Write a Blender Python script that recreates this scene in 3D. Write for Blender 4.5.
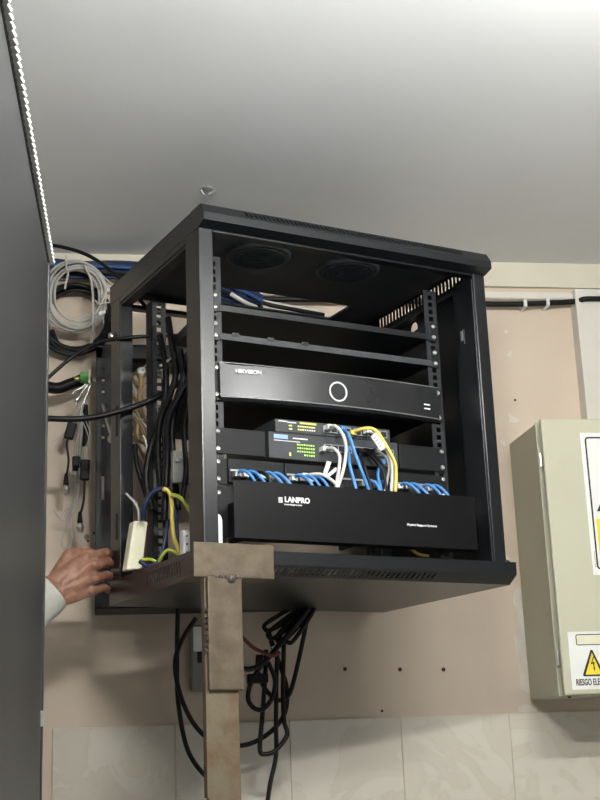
import bpy, bmesh, math, random
from mathutils import Matrix, Vector
import numpy as np
random.seed(7)
for o in list(bpy.data.objects): bpy.data.objects.remove(o)
scn = bpy.context.scene
COL = scn.collection
CZ = 1.55                                   # camera height above the floor

# ------------------------------------------------------------------ camera
FPX, PIT, ROL, YAW, DIST = 1306.0, 0.2699, -0.0381, 0.1568, 2.8093
ZCEIL, ZTILE = 1.1254 + CZ, 0.0838 + CZ
cy, sy = math.cos(YAW), math.sin(YAW)
W_ = Vector((sy*math.cos(PIT), cy*math.cos(PIT), math.sin(PIT)))
r0 = Vector((cy, -sy, 0)); u0 = r0.cross(W_)
R_ = r0*math.cos(ROL) + u0*math.sin(ROL)
U_ = -r0*math.sin(ROL) + u0*math.cos(ROL)
CAM = Vector((0, -DIST, CZ))
cd = bpy.data.cameras.new('camera'); co = bpy.data.objects.new('camera', cd); COL.objects.link(co)
m = Matrix((( R_.x, U_.x, -W_.x, CAM.x), (R_.y, U_.y, -W_.y, CAM.y), (R_.z, U_.z, -W_.z, CAM.z), (0, 0, 0, 1)))
co.matrix_world = m
cd.sensor_fit = 'VERTICAL'; cd.sensor_height = 24.0; cd.lens = 24.0*FPX/800.0
cd.clip_start = 0.02
scn.camera = co

# ------------------------------------------------------------------ world, lights, exposure
wd = bpy.data.worlds.new('world'); scn.world = wd; wd.use_nodes = True
wd.node_tree.nodes['Background'].inputs[0].default_value = (0.8, 0.82, 0.85, 1)
wd.node_tree.nodes['Background'].inputs[1].default_value = 0.05
def area(name, loc, size, power, color, target=None, sy_=None):
    l = bpy.data.lights.new(name, 'AREA'); l.energy = power; l.color = color
    l.shape = 'RECTANGLE'; l.size = size; l.size_y = sy_ or size
    o = bpy.data.objects.new(name, l); COL.objects.link(o); o.location = loc
    d = (Vector(target)-Vector(loc)) if target else Vector((0, 0, -1))
    o.rotation_euler = d.to_track_quat('-Z', 'Y').to_euler()
    return o
# two fluorescent tubes added out of view to light the room: centre, length, glow (each glows in its builder below)
TUBES = (((0.92, -1.66, ZCEIL-0.20), 0.45, 84.0), ((0.26, -1.90, ZCEIL-0.30), 0.30, 195.0))
TUBE_R = 0.018
FILL_WIN = (0.35, 1.85, 1.05, 2.35)              # unseen window added behind the camera for fill light: x0, x1, z0, z1
area('added_window_fill', ((FILL_WIN[0]+FILL_WIN[1])/2, -4.55, (FILL_WIN[2]+FILL_WIN[3])/2), FILL_WIN[1]-FILL_WIN[0], 2, (0.97, 0.98, 1.0), ((FILL_WIN[0]+FILL_WIN[1])/2, 0, (FILL_WIN[2]+FILL_WIN[3])/2), FILL_WIN[3]-FILL_WIN[2])  # weak fill light, added together with the unseen window
vs = scn.view_settings
vs.view_transform = 'Standard'; vs.look = 'None'; vs.gamma = 1.0; vs.use_curve_mapping = False
vs.exposure = 1.22

# ------------------------------------------------------------------ pixel helpers (a pixel gives a direction; the plane gives the distance)
def ray(x, y): return R_*((x-300)/FPX) + U_*((400-y)/FPX) + W_
def plane_hit(x, y, n, d):
    q = ray(x, y); return CAM + q*((d - CAM.dot(n))/q.dot(n))
def WP(x, y, Y=0.0): return plane_hit(x, y, Vector((0, 1, 0)), Y)
RY = 0.3448; RO = Vector((0.1637, -0.7326, 0.3123+CZ))
RA = Vector((math.cos(RY), math.sin(RY), 0)); RB = Vector((-math.sin(RY), math.cos(RY), 0))
FR = Matrix.Translation(RO) @ Matrix.Rotation(RY, 4, 'Z')     # rack frame: u right, v depth, w up
FRI = FR.inverted()
def RL(x, y, v): return FRI @ plane_hit(x, y, RB, RO.dot(RB)+v)
def RU(x, y, u): return FRI @ plane_hit(x, y, RA, RO.dot(RA)+u)
ID = Matrix.Identity(4)

# ------------------------------------------------------------------ materials
MATS = {}
def mat(name, col, rough=0.5, metal=0.0, var=0.0, scale=20.0, bump=0.0, bscale=150.0, col2=None, spec=0.5, emit=0, coat=0, lo=0.35, hi=0.65, detail=4.0):
    mt = bpy.data.materials.new(name); mt.use_nodes = True; nt = mt.node_tree; b = nt.nodes['Principled BSDF']
    b.inputs['Base Color'].default_value = (*col, 1); b.inputs['Roughness'].default_value = rough
    b.inputs['Metallic'].default_value = metal; b.inputs['Specular IOR Level'].default_value = spec
    if coat: b.inputs['Coat Weight'].default_value = coat; b.inputs['Coat Roughness'].default_value = 0.08
    tc = nt.nodes.new('ShaderNodeTexCoord')
    if var or col2:
        n = nt.nodes.new('ShaderNodeTexNoise'); n.inputs['Scale'].default_value = scale; n.inputs['Detail'].default_value = detail
        nt.links.new(tc.outputs['Object'], n.inputs['Vector'])
        r = nt.nodes.new('ShaderNodeValToRGB')
        c2 = col2 or tuple(min(1, c*(1-var)) for c in col); c1 = col if col2 else tuple(min(1, c*(1+var)) for c in col)
        r.color_ramp.elements[0].color = (*c2, 1); r.color_ramp.elements[1].color = (*c1, 1)
        r.color_ramp.elements[0].position = lo; r.color_ramp.elements[1].position = hi
        nt.links.new(n.outputs['Fac'], r.inputs['Fac']); nt.links.new(r.outputs['Color'], b.inputs['Base Color'])
    if bump:
        n2 = nt.nodes.new('ShaderNodeTexNoise'); n2.inputs['Scale'].default_value = bscale; n2.inputs['Detail'].default_value = 3
        nt.links.new(tc.outputs['Object'], n2.inputs['Vector'])
        bp = nt.nodes.new('ShaderNodeBump'); bp.inputs['Strength'].default_value = bump; bp.inputs['Distance'].default_value = 0.002
        nt.links.new(n2.outputs['Fac'], bp.inputs['Height']); nt.links.new(bp.outputs['Normal'], b.inputs['Normal'])
    if emit:
        b.inputs['Emission Color'].default_value = (*col, 1); b.inputs['Emission Strength'].default_value = emit
    MATS[name] = mt; return mt
def S(r, g, b):                                   # sRGB 0-255 to linear
    f = lambda c: (c/255)/12.92 if c/255 <= .04045 else ((c/255+.055)/1.055)**2.4
    return (f(r), f(g), f(b))
mat('side_paint', S(200, 200, 198), 0.75, var=0.03, scale=3)
mat('wall_paint', S(209, 193, 174), 0.75, var=0.05, scale=3.5, bump=0.15, bscale=60)
mat('plaster_white', S(214, 208, 194), 0.8, var=0.06, scale=30)
mat('cornice', S(214, 208, 190), 0.7, var=0.03, scale=8)
mat('ceiling_paint', S(226, 229, 230), 0.6, var=0.03, scale=2.2, bump=0.12, bscale=25)
mat('floor_tile', S(180, 181, 180), 0.4, var=0.08, scale=4)
mat('grout', S(186, 176, 160), 0.9, var=0.05)
mat('rack_black', S(18, 21, 24), 0.3, metal=0.0, var=0.10, scale=40, bump=0.05, bscale=700, spec=0.52)
mat('rack_inner', S(38, 43, 48), 0.45, var=0.10, scale=30, spec=0.5)
mat('rack_roof_hazed', S(72, 79, 86), 0.6, var=0.06, scale=20, spec=0.2)  # black rack paint on the roof underside, lightened with painted-in haze
mat('fan_black', S(80, 87, 94), 0.55, var=0.06, scale=20, spec=0.25)
mat('rail_black', S(34, 36, 39), 0.45, var=0.1, scale=60)
mat('cabinet_black', S(44, 45, 46), 0.34, var=0.12, scale=5, bump=0.08, bscale=40, spec=0.5)
mat('device_black', S(18, 20, 22), 0.5, var=0.06, scale=50, spec=0.3)
mat('nvr_face', S(44, 45, 46), 0.27, metal=0.3, var=0.015, scale=90, spec=0.7)
mat('nvr_edge', S(150, 151, 150), 0.35, metal=0.4, var=0.05)
mat('manager_black', S(10, 11, 12), 0.42, var=0.06, scale=50, bump=0.04, bscale=500, spec=0.22)
mat('switch_grey', S(54, 57, 60), 0.5, var=0.05, scale=60)
mat('print_white', S(235, 236, 236), 0.5, var=0.01)
mat('print_blue', S(150, 180, 225), 0.5, var=0.01)
mat('print_yellow', S(214, 214, 110), 0.5, var=0.02)
mat('led_green', S(140, 210, 70), 0.4, emit=0.6)
mat('led_yellow', S(215, 225, 120), 0.4, emit=0.5)
mat('steel', S(200, 200, 196), 0.28, metal=0.9, var=0.06, scale=60)
mat('port_metal', S(165, 167, 168), 0.4, metal=0.5, var=0.08, scale=200)
mat('port_hole', S(14, 14, 15), 0.7, var=0.1)
mat('cable_white', S(206, 205, 198), 0.5, var=0.05, scale=40)
mat('cable_grey', S(176, 174, 166), 0.55, var=0.08, scale=40)
mat('cable_blue', S(72, 134, 200), 0.45, var=0.08, scale=40)
mat('cable_darkblue', S(32, 46, 80), 0.5, var=0.15, scale=20)
mat('cable_midblue', S(50, 84, 136), 0.5, var=0.1, scale=30)
mat('cable_yellow', S(222, 200, 96), 0.5, var=0.05, scale=40)
mat('cable_green', S(176, 188, 70), 0.5, var=0.05, scale=40)
mat('cable_black', S(14, 14, 15), 0.45, var=0.15, scale=30, spec=0.3)
mat('cable_red', S(120, 52, 42), 0.5, var=0.1, scale=30)
mat('wire_tan', S(190, 160, 112), 0.6, var=0.1, scale=60)
mat('plastic_black', S(12, 12, 13), 0.5, var=0.1, scale=60, spec=0.2)
mat('terminal_green', S(70, 150, 62), 0.45, var=0.08, scale=80)
mat('brass', S(206, 190, 120), 0.3, metal=0.8, var=0.1, scale=80)
mat('plastic_ivory', S(226, 222, 196), 0.5, var=0.03, scale=40)
mat('plastic_white', S(228, 229, 228), 0.45, var=0.02, scale=40)
mat('plastic_grey', S(128, 128, 124), 0.55, var=0.06, scale=30)
mat('pvc_white', S(216, 213, 203), 0.5, var=0.03, scale=10)
mat('box_beige', S(188, 187, 163), 0.5, var=0.025, scale=6, bump=0.03, bscale=300)
mat('box_side', S(178, 175, 155), 0.5, var=0.03, scale=6, bump=0.03, bscale=300)
mat('box_gasket', S(110, 108, 94), 0.6, var=0.04)
mat('sign_white', S(232, 233, 228), 0.4, var=0.01)
mat('sign_yellow', S(240, 216, 60), 0.4, var=0.02)
mat('sign_black', S(22, 22, 22), 0.5, var=0.05)
mat('beam_steel', S(106, 95, 78), 0.5, metal=0.35, scale=34, col2=S(80, 68, 54), bump=0.3, bscale=120, lo=0.3, hi=0.7, detail=8)
mat('beam_rust', S(106, 97, 78), 0.6, metal=0.25, scale=26, col2=S(92, 68, 44), bump=0.4, bscale=90, lo=0.28, hi=0.62, detail=9)
mat('weld', S(80, 74, 68), 0.5, metal=0.5, var=0.3, scale=120, bump=0.8, bscale=250)
mat('skin', S(158, 116, 95), 0.5, scale=70, col2=S(122, 84, 66), bump=0.25, bscale=160, lo=0.3, hi=0.7)
mat('nail', S(214, 172, 154), 0.35, var=0.03)
mat('shirt', S(182, 182, 174), 0.85, var=0.06, scale=60, bump=0.3, bscale=400)
mat('trousers', S(52, 58, 74), 0.85, var=0.1, scale=50, bump=0.3, bscale=400)
mat('shoe', S(34, 30, 28), 0.5, var=0.1, scale=30)
mat('hair', S(34, 28, 24), 0.6, var=0.3, scale=90, bump=0.5, bscale=200)
mat('hole_dark', S(70, 44, 34), 0.9, var=0.2, scale=200)
mat('trim_rib', S(176, 176, 172), 0.4, var=0.02)
mat('lamp_white', S(235, 235, 232), 0.4, var=0.01)
def marble():
    mt = bpy.data.materials.new('marble_tile'); mt.use_nodes = True; nt = mt.node_tree; b = nt.nodes['Principled BSDF']
    b.inputs['Roughness'].default_value = 0.32
    tc = nt.nodes.new('ShaderNodeTexCoord'); oi = nt.nodes.new('ShaderNodeObjectInfo')
    mp = nt.nodes.new('ShaderNodeVectorMath'); mp.operation = 'ADD'
    mu = nt.nodes.new('ShaderNodeVectorMath'); mu.operation = 'SCALE'; mu.inputs[3].default_value = 7.0
    nt.links.new(oi.outputs['Location'], mu.inputs[0]); nt.links.new(tc.outputs['Object'], mp.inputs[0]); nt.links.new(mu.outputs[0], mp.inputs[1])
    n = nt.nodes.new('ShaderNodeTexNoise'); n.inputs['Scale'].default_value = 6; n.inputs['Detail'].default_value = 6; n.inputs['Distortion'].default_value = 1.6
    nt.links.new(mp.outputs[0], n.inputs['Vector'])
    r = nt.nodes.new('ShaderNodeValToRGB'); e = r.color_ramp.elements
    e[0].position = 0.30; e[0].color = (*S(206, 198, 182), 1); e[1].position = 0.7; e[1].color = (*S(214, 208, 194), 1)
    x = e.new(0.47); x.color = (*S(208, 201, 186), 1); x = e.new(0.5); x.color = (*S(204, 197, 182), 1); x = e.new(0.53); x.color = (*S(212, 206, 192), 1)
    nt.links.new(n.outputs['Fac'], r.inputs['Fac']); nt.links.new(r.outputs['Color'], b.inputs['Base Color'])
    MATS['marble'] = mt
marble()

# ------------------------------------------------------------------ mesh helpers
class MB:
    def __init__(s): s.v = []; s.f = []; s.sm = []
    def add(s, vs, fs, smooth=False):
        n = len(s.v); s.v += [tuple(q) for q in vs]
        for f in fs: s.f.append([i+n for i in f]); s.sm.append(smooth)
        return s
    def box(s, x0, x1, y0, y1, z0, z1):
        x0, x1 = min(x0, x1), max(x0, x1); y0, y1 = min(y0, y1), max(y0, y1); z0, z1 = min(z0, z1), max(z0, z1)
        vs = [(x0,y0,z0),(x1,y0,z0),(x1,y1,z0),(x0,y1,z0),(x0,y0,z1),(x1,y0,z1),(x1,y1,z1),(x0,y1,z1)]
        return s.add(vs, [(0,3,2,1),(4,5,6,7),(0,1,5,4),(1,2,6,5),(2,3,7,6),(3,0,4,7)])
    def obox(s, c, ax, ay, az, hx, hy, hz):                     # oriented box
        c = Vector(c); ax = Vector(ax)*hx; ay = Vector(ay)*hy; az = Vector(az)*hz
        vs = [c+ax*i+ay*j+az*k for k in(-1,1) for i, j in((-1,-1),(1,-1),(1,1),(-1,1))]
        return s.add(vs, [(0,3,2,1),(4,5,6,7),(0,1,5,4),(1,2,6,5),(2,3,7,6),(3,0,4,7)])
    def prism(s, poly, axis, a, b):                             # poly of 2D points swept along an axis
        def P(p, t): return {'x':(t,p[0],p[1]), 'y':(p[0],t,p[1]), 'z':(p[0],p[1],t)}[axis]
        n = len(poly); vs = [P(p, a) for p in poly]+[P(p, b) for p in poly]
        fs = [tuple(range(n)), tuple(range(2*n-1, n-1, -1))]+[(i, n+i, n+(i+1)%n, (i+1)%n) for i in range(n)]
        return s.add(vs, fs)
    def tube(s, pts, r, n=8, res=6, closed=False, caps=True):
        pts = [Vector(p) for p in pts]; P = []
        m_ = len(pts)
        if res > 1 and m_ > 2:
            rng = m_ if closed else m_-1
            for i in range(rng):
                g = lambda k: pts[k % m_] if closed else pts[max(0, min(m_-1, k))]
                a, b, c, d = g(i-1), g(i), g(i+1), g(i+2)
                for k in range(res):
                    t = k/res
                    P.append(0.5*((2*b)+(c-a)*t+(2*a-5*b+4*c-d)*t*t+(3*b-a-3*c+d)*t**3))
            if not closed: P.append(pts[-1])
        else: P = pts
        N = len(P); rr = r if callable(r) else (lambda t: r)
        T = []
        for i in range(N):
            a = P[(i-1) % N] if closed or i > 0 else P[0]; b = P[(i+1) % N] if closed or i < N-1 else P[-1]
            d = b-a; T.append(d.normalized() if d.length > 1e-9 else Vector((0, 0, 1)))
        nrm = T[0].orthogonal().normalized(); vs = []
        for i in range(N):
            nrm = (nrm-T[i]*nrm.dot(T[i]))
            nrm = nrm.normalized() if nrm.length > 1e-6 else T[i].orthogonal().normalized()
            bi = T[i].cross(nrm); R = rr(i/max(1, N-1))
            for k in range(n):
                an = 2*math.pi*k/n; vs.append(P[i]+nrm*(R*math.cos(an))+bi*(R*math.sin(an)))
        fs = []
        for i in range(N if closed else N-1):
            j = (i+1) % N
            for k in range(n): fs.append((i*n+k, i*n+(k+1)%n, j*n+(k+1)%n, j*n+k))
        s.add(vs, fs, True)
        if caps and not closed: s.add([vs[k] for k in range(n)][::-1]+vs[-n:], [tuple(range(n)), tuple(range(n, 2*n))])
        return s
    def lathe(s, c, axis, prof, n=14):                          # prof: list of (distance along axis, radius)
        c = Vector(c); ax = Vector(axis).normalized(); e1 = ax.orthogonal().normalized(); e2 = ax.cross(e1); vs = []
        for h, r in prof:
            for k in range(n):
                a = 2*math.pi*k/n; vs.append(c+ax*h+(e1*math.cos(a)+e2*math.sin(a))*r)
        fs = [(i*n+k, i*n+(k+1)%n, (i+1)*n+(k+1)%n, (i+1)*n+k) for i in range(len(prof)-1) for k in range(n)]
        fs += [tuple(range(n))[::-1], tuple((len(prof)-1)*n+k for k in range(n))]
        return s.add(vs, fs, len(prof) > 3)
    def perf(s, o, eu, ev, lu, lv, slots, th=0.0015):           # sheet with a row of (sheared) holes: slots = (x0,x1,y0,y1,shear)
        o = Vector(o); eu = Vector(eu).normalized(); ev = Vector(ev).normalized(); nn = eu.cross(ev)*th
        y0, y1 = slots[0][2], slots[0][3]; pts = {}; P = []
        def idx(x, y):
            k = (round(x, 6), round(y, 6))
            if k not in pts: pts[k] = len(P); P.append(o+eu*x+ev*y)
            return pts[k]
        sh = slots[0][4]; sl = sorted(slots); fs = []
        xs = [0]+[q for t in sl for q in t[:2]]+[lu]
        for i in range(len(xs)-1):
            a, b = xs[i], xs[i+1]
            at, bt = (a+sh if i else a), (b+sh if i < len(xs)-2 else b)
            fs.append((idx(a, 0), idx(b, 0), idx(b, y0), idx(a, y0)))
            fs.append((idx(at, y1), idx(bt, y1), idx(bt if i < len(xs)-2 else b, lv), idx(at if i else a, lv)))
            if i % 2 == 0: fs.append((idx(a, y0), idx(b, y0), idx(bt, y1), idx(at, y1)))
        edges = {}
        for f in fs:
            for k in range(len(f)):
                e = (f[k], f[(k+1) % len(f)]); edges[e] = 1
        n = len(P); allf = [tuple(f) for f in fs]+[tuple(i+n for i in f[::-1]) for f in fs]
        for (a, b) in edges:
            if (b, a) not in edges: allf.append((b, a, a+n, b+n))
        return s.add(P+[q-nn for q in P], allf)
THINGM = {}
def _mesh(name, mb, M, frame, material, smooth=False):
    T = M.inverted() @ frame
    me = bpy.data.meshes.new(name); me.from_pydata([T @ Vector(v) for v in mb.v], [], mb.f); 
    me.polygons.foreach_set('use_smooth', [bool(x) or smooth for x in mb.sm]); me.validate()
    if material: me.materials.append(MATS[material])
    return me
def fix_normals(me):
    bm = bmesh.new(); bm.from_mesh(me); bmesh.ops.recalc_face_normals(bm, faces=bm.faces); bm.to_mesh(me); bm.free()
def bevel(o, w, seg=2):
    md = o.modifiers.new('bevel', 'BEVEL'); md.width = w; md.segments = seg; md.limit_method = 'ANGLE'; md.angle_limit = math.radians(40)
def tag(o, label, cat, group=None):
    o['label'] = label; o['category'] = cat
    if group: o['group'] = group
def thing(name, label, cat, base, frame=ID, group=None):
    o = bpy.data.objects.new(name, None); COL.objects.link(o); o.empty_display_size = 0.05
    M = frame @ Matrix.Translation(Vector(base)); o.matrix_world = M; THINGM[o.name] = M
    tag(o, label, cat, group); return o
def part(name, mb, material, parent, frame=ID, bv=0, label=None, smooth=False, kind=None):
    M = THINGM[parent.name]; me = _mesh(name, mb, M, frame, material, smooth); fix_normals(me)
    o = bpy.data.objects.new(name, me); COL.objects.link(o); o.parent = parent; THINGM[o.name] = M
    if bv: bevel(o, bv)
    if label: o['label'] = label
    if kind: o['kind'] = kind
    return o
def solo(name, mb, material, label, cat, base, frame=ID, group=None, bv=0, smooth=False):
    M = frame @ Matrix.Translation(Vector(base)); me = _mesh(name, mb, M, frame, material, smooth); fix_normals(me)
    o = bpy.data.objects.new(name, me); COL.objects.link(o); o.matrix_world = M; THINGM[o.name] = M
    if bv: bevel(o, bv)
    if label: tag(o, label, cat, group)
    return o
def struct(name, mb, material, base=(0, 0, 0)):
    o = solo(name, mb, material, None, None, base); o['kind'] = 'structure'; return o
def text_mb(s, size, at, right=(1,0,0), up=(0,0,1), align='LEFT', depth=0.0004, width=None, bold=0.0):
    cu = bpy.data.curves.new('t', 'FONT'); cu.body = s; cu.size = size; cu.align_x = align; cu.extrude = depth; cu.offset = bold; cu.resolution_u = 3
    ob = bpy.data.objects.new('t', cu); COL.objects.link(ob); bpy.context.view_layer.update()
    me = bpy.data.meshes.new_from_object(ob.evaluated_get(bpy.context.evaluated_depsgraph_get()))
    bpy.data.objects.remove(ob); r = Vector(right); u = Vector(up); n = r.cross(u); at = Vector(at)
    xs = [v.co.x for v in me.vertices]; k = 1.0
    if width: k = width/(max(xs)-min(xs))
    mb = MB(); mb.add([at+r*(v.co.x*k)+u*v.co.y+n*v.co.z for v in me.vertices], [tuple(p.vertices) for p in me.polygons])
    bpy.data.meshes.remove(me); return mb
def screw(c, axis, r=0.0045, h=0.003):
    return MB().lathe(c, axis, [(0, r), (h*.5, r), (h*.85, r*.75), (h, r*.35), (h*.8, r*.3)], 12)

# ------------------------------------------------------------------ the room
XL, XR, YF = -2.1, 2.6, -4.6
wall = struct('wall_back', MB().box(XL, XR, 0.0, 0.12, 0, ZCEIL+0.1), 'wall_paint')
struct('wall_left', MB().box(XL-.1, XL, YF, 0.12, 0, ZCEIL+0.1), 'side_paint')
struct('wall_right', MB().box(XR, XR+.1, YF, 0.12, 0, ZCEIL+0.1), 'side_paint')
struct('wall_front', MB().box(XL-.1, XR+.1, YF-.1, YF, 0, ZCEIL+0.1), 'side_paint')
ceil = struct('ceiling', MB().box(XL-.1, XR+.1, YF-.1, 0.12, ZCEIL, ZCEIL+0.1), 'ceiling_paint')
struct('floor', MB().box(XL-.1, XR+.1, YF-.1, 0.12, -0.1, 0), 'floor_tile')
wf = struct('added_window_1', MB().box(FILL_WIN[0]-.06, FILL_WIN[0], YF, YF+.04, FILL_WIN[2]-.06, FILL_WIN[3]+.06).box(FILL_WIN[1], FILL_WIN[1]+.06, YF, YF+.04, FILL_WIN[2]-.06, FILL_WIN[3]+.06).box(FILL_WIN[0], FILL_WIN[1], YF, YF+.04, FILL_WIN[2]-.06, FILL_WIN[2]).box(FILL_WIN[0], FILL_WIN[1], YF, YF+.04, FILL_WIN[3], FILL_WIN[3]+.06), 'lamp_white')  # frame of the added window, out of view
part('pane', MB().box(FILL_WIN[0], FILL_WIN[1], YF, YF+.01, FILL_WIN[2], FILL_WIN[3]), 'lamp_white', wf)
zc2 = WP(540, 287, -0.012).z
struct('trim_1', MB().box(XL, XR, -0.012, 0.0, zc2, ZCEIL), 'cornice')
# marble tiles, each a piece of the wall
tx0 = WP(52, 760).x; tw = WP(402, 760).x - WP(290, 760).x; tj = WP(290, 760).x
xs = [tx0]; k = 0
x = tj
while x - tw > tx0 + 0.02: x -= tw
while x < 1.75: xs.append(x); x += tw
th = 0.42
for row in range(3):
    z1 = ZTILE - row*th; z0 = z1 - th + 0.0025
    for a, b in zip(xs[:-1], xs[1:]):
        t = MB().box(a+0.0006, b-0.0006, -0.007, 0.0, z0, z1)
        M = Matrix.Translation(((a+b)/2, 0, (z0+z1)/2))
        me = _mesh('tile', t, M, ID, 'marble'); fix_normals(me)
        o = bpy.data.objects.new('tile', me); COL.objects.link(o); o.parent = wall; o.matrix_basis = M; bevel(o, 0.0012, 1)
part('grout', MB().box(tx0, 1.75, -0.0055, 0.001, ZTILE-3*th, ZTILE-0.002), 'grout', wall)
# drilled holes and bare patches on the paint
for px, py in ((345, 669), (400, 669.5), (443.5, 669.5), (515, 400), (382, 711), (88, 541), (94, 533)):
    p = WP(px, py); r = 0.0045 if 340 < px < 450 and py < 680 else 0.003
    part('drilled_hole', MB().lathe((p.x, 0.0, p.z), (0, -1, 0), [(0, r), (.0008, r*.9), (.0012, r*.6), (.0006, r*.5)], 10), 'hole_dark', wall)
part('wall_plug', MB().lathe((WP(87, 537).x, 0, WP(87, 537).z), (0, -1, 0), [(0, .006), (.002, .006), (.003, .004), (.001, .003)], 12), 'plastic_grey', wall)
def patch(pts, mat_='plaster_white'):
    P = [WP(x, y) for x, y in pts]; mb = MB(); n = len(P)
    mb.prism([(p.x, p.z) for p in P], 'y', -0.0008, 0.001); return part('bare_patch', mb, mat_, wall)
patch([(514, 590), (520, 588), (524, 592), (530, 640), (533, 690), (528, 695), (520, 688), (519, 660), (515, 640), (517, 615), (513, 602)])
patch([(507, 413), (512, 416), (515, 417), (520, 421), (515, 423), (509, 422), (509, 418)])
patch([(505, 330), (508, 331), (507, 334), (504, 333)]); patch([(507, 350), (512, 352), (511, 357), (506, 356), (509, 353)])
patch([(500, 440), (505, 442), (505, 447), (501, 445)])
patch([(518, 708), (526, 704), (537, 709), (537, 712), (519, 712)])
# fittings on the ceiling: an anchor and the two added lamps
p = plane_hit(207, 188, Vector((0, 0, 1)), ZCEIL)
t = thing('ceiling_anchor', 'small bent metal anchor left in the ceiling above the rack', 'anchor', p)
part('plate', MB().lathe(p, (0, 0, -1), [(0, .012), (.002, .012), (.003, .008), (.0035, .004)], 12), 'port_metal', t)
part('hook', MB().tube([p+Vector((-.012, 0, -.004)), p+Vector((-.004, .002, -.016)), p+Vector((.006, -.002, -.012)), p+Vector((.016, .002, -.006))], .002, 6, 4), 'steel', t)
for k_, (LP, TL, GL) in enumerate(TUBES):
    t = thing('added_ceiling_lamp', ('added unseen fluorescent tube on two rods between rack and electrical box', 'added unseen fluorescent tube on two rods beside the tall cabinet')[k_], 'lamp', LP)
    for d in (-1, 1):
        part('hanger', MB().tube([(LP[0]+d*TL*.5, LP[1], LP[2]), (LP[0]+d*TL*.5, LP[1], ZCEIL)], .004, 8, 1), 'steel', t)
        part('end_cap', MB().lathe((LP[0]+d*TL*.5, LP[1], LP[2]), (d, 0, 0), [(-.01, .02), (.02, .02), (.03, .012)], 14), 'lamp_white', t)
    mat('tube_glow_%d' % k_, (1.0, 0.985, 0.95), 0.5, emit=GL)
    part('glass_tube', MB().lathe((LP[0]-TL/2, LP[1], LP[2]), (1, 0, 0), [(0, TUBE_R), (TL, TUBE_R)], 12), 'tube_glow_%d' % k_, t)

# ------------------------------------------------------------------ trunking along the wall
def tz(px, py, Y): return WP(px, py, Y).z
za, zb = tz(530, 299, -.02), tz(530, 292, -.02)
xa, xb = WP(100, 283, -.02).x, WP(580, 295, -.04).x
t = thing('cable_trunking', 'narrow white plastic trunking running along the wall under the ceiling', 'trunking', (xa, 0, za))
part('channel', MB().box(xa, xb, -.02, 0, za, zb), 'pvc_white', t, bv=.0015)
part('lid', MB().box(xa, xb, -.0225, -.02, za+.0015, zb-.0015), 'pvc_white', t)
BZ1_ = .688+CZ; xv = WP(581, 350, -.04).x; zv0, zv1 = 0.69+CZ, tz(585, 288, -.04)
t = thing('cable_duct', 'wide white vertical cable duct coming down to the electrical box', 'duct', (xv, 0, zv0))
part('channel', MB().box(xv, xv+.09, -.036, 0, BZ1_, zv1), 'pvc_white', t, bv=.002)
part('lid', MB().box(xv-.001, xv+.091, -.040, -.036, BZ1_, zv1-.002), 'pvc_white', t, bv=.001)
jb = [WP(103, 302, -.03), WP(113, 324, -.03)]
t = thing('junction_box', 'small white junction box on the wall behind the hanging cable coils', 'junction box', (jb[0].x, 0, jb[1].z))
part('body', MB().box(jb[0].x, jb[0].x+.05, -.03, 0, jb[1].z, jb[0].z), 'pvc_white', t, bv=.002)
part('lid', MB().box(jb[0].x-.001, jb[0].x+.051, -.033, -.03, jb[1].z-.001, jb[0].z+.001), 'pvc_white', t, bv=.001)
# black cable clipped under the trunking
pts = [WP(x, y, -.03) for x, y in ((455, 302), (487, 304), (520, 304), (548, 303), (575, 301.5))]+[WP(585, 299, -.046), WP(600, 298.8, -.046), WP(625, 299, -.046)]
zk = pts[-1].z; pts = [Vector((.05, -.03, pts[0].z)), Vector((.3, -.03, pts[0].z))]+pts+[Vector((1.4, -.03, zk-.005)), Vector((2.0, -.03, zk)), Vector((2.58, -.03, zk))]
t = thing('black_cable', 'thick black cable clipped along the wall under the white trunking', 'cable', pts[0])
part('sheath', MB().tube(pts, .0065, 10), 'cable_black', t)
for px in (524.5, 547):
    c = WP(px, 304 if px < 530 else 303, -.03)
    part('cable_clip', MB().box(c.x-.004, c.x+.004, -.0385, 0, c.z-.009, c.z+.009), 'plastic_white', t, bv=.001)

# ------------------------------------------------------------------ server rack
RW, RD, RH = 0.6, 0.43, 0.578
rack = thing('server_rack', 'open black wall-mounted server rack swung out from the wall', 'server rack', (0, 0, -.022), FR)
PW, PD = 0.027, 0.058
for (ua, ub) in ((0, PW), (RW-PW, RW)):
    part('post', MB().box(ua, ub, 0, PD, 0.0, RH), 'rack_black', rack, FR, bv=.002)
    part('post', MB().box(ua, ub, RD-.05, RD, 0.0, RH), 'rack_black', rack, FR, bv=.002)
# rear-left post profile: recessed channel and slot seen on its open side
part('post_slot', MB().box(-.0008, .002, RD-.04, RD-.03, .30, .36), 'port_hole', rack, FR)
part('post_slot', MB().box(-.0008, .002, RD-.04, RD-.03, .10, .15), 'port_hole', rack, FR)
# top cover: hollow shell with slotted front chamfer and slotted sides
CU0, CU1 = 0.0, .600
cv = part('top_cover', MB().box(CU0, CU1, -.006, RD+.005, .612, .616), 'rack_black', rack, FR)
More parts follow.
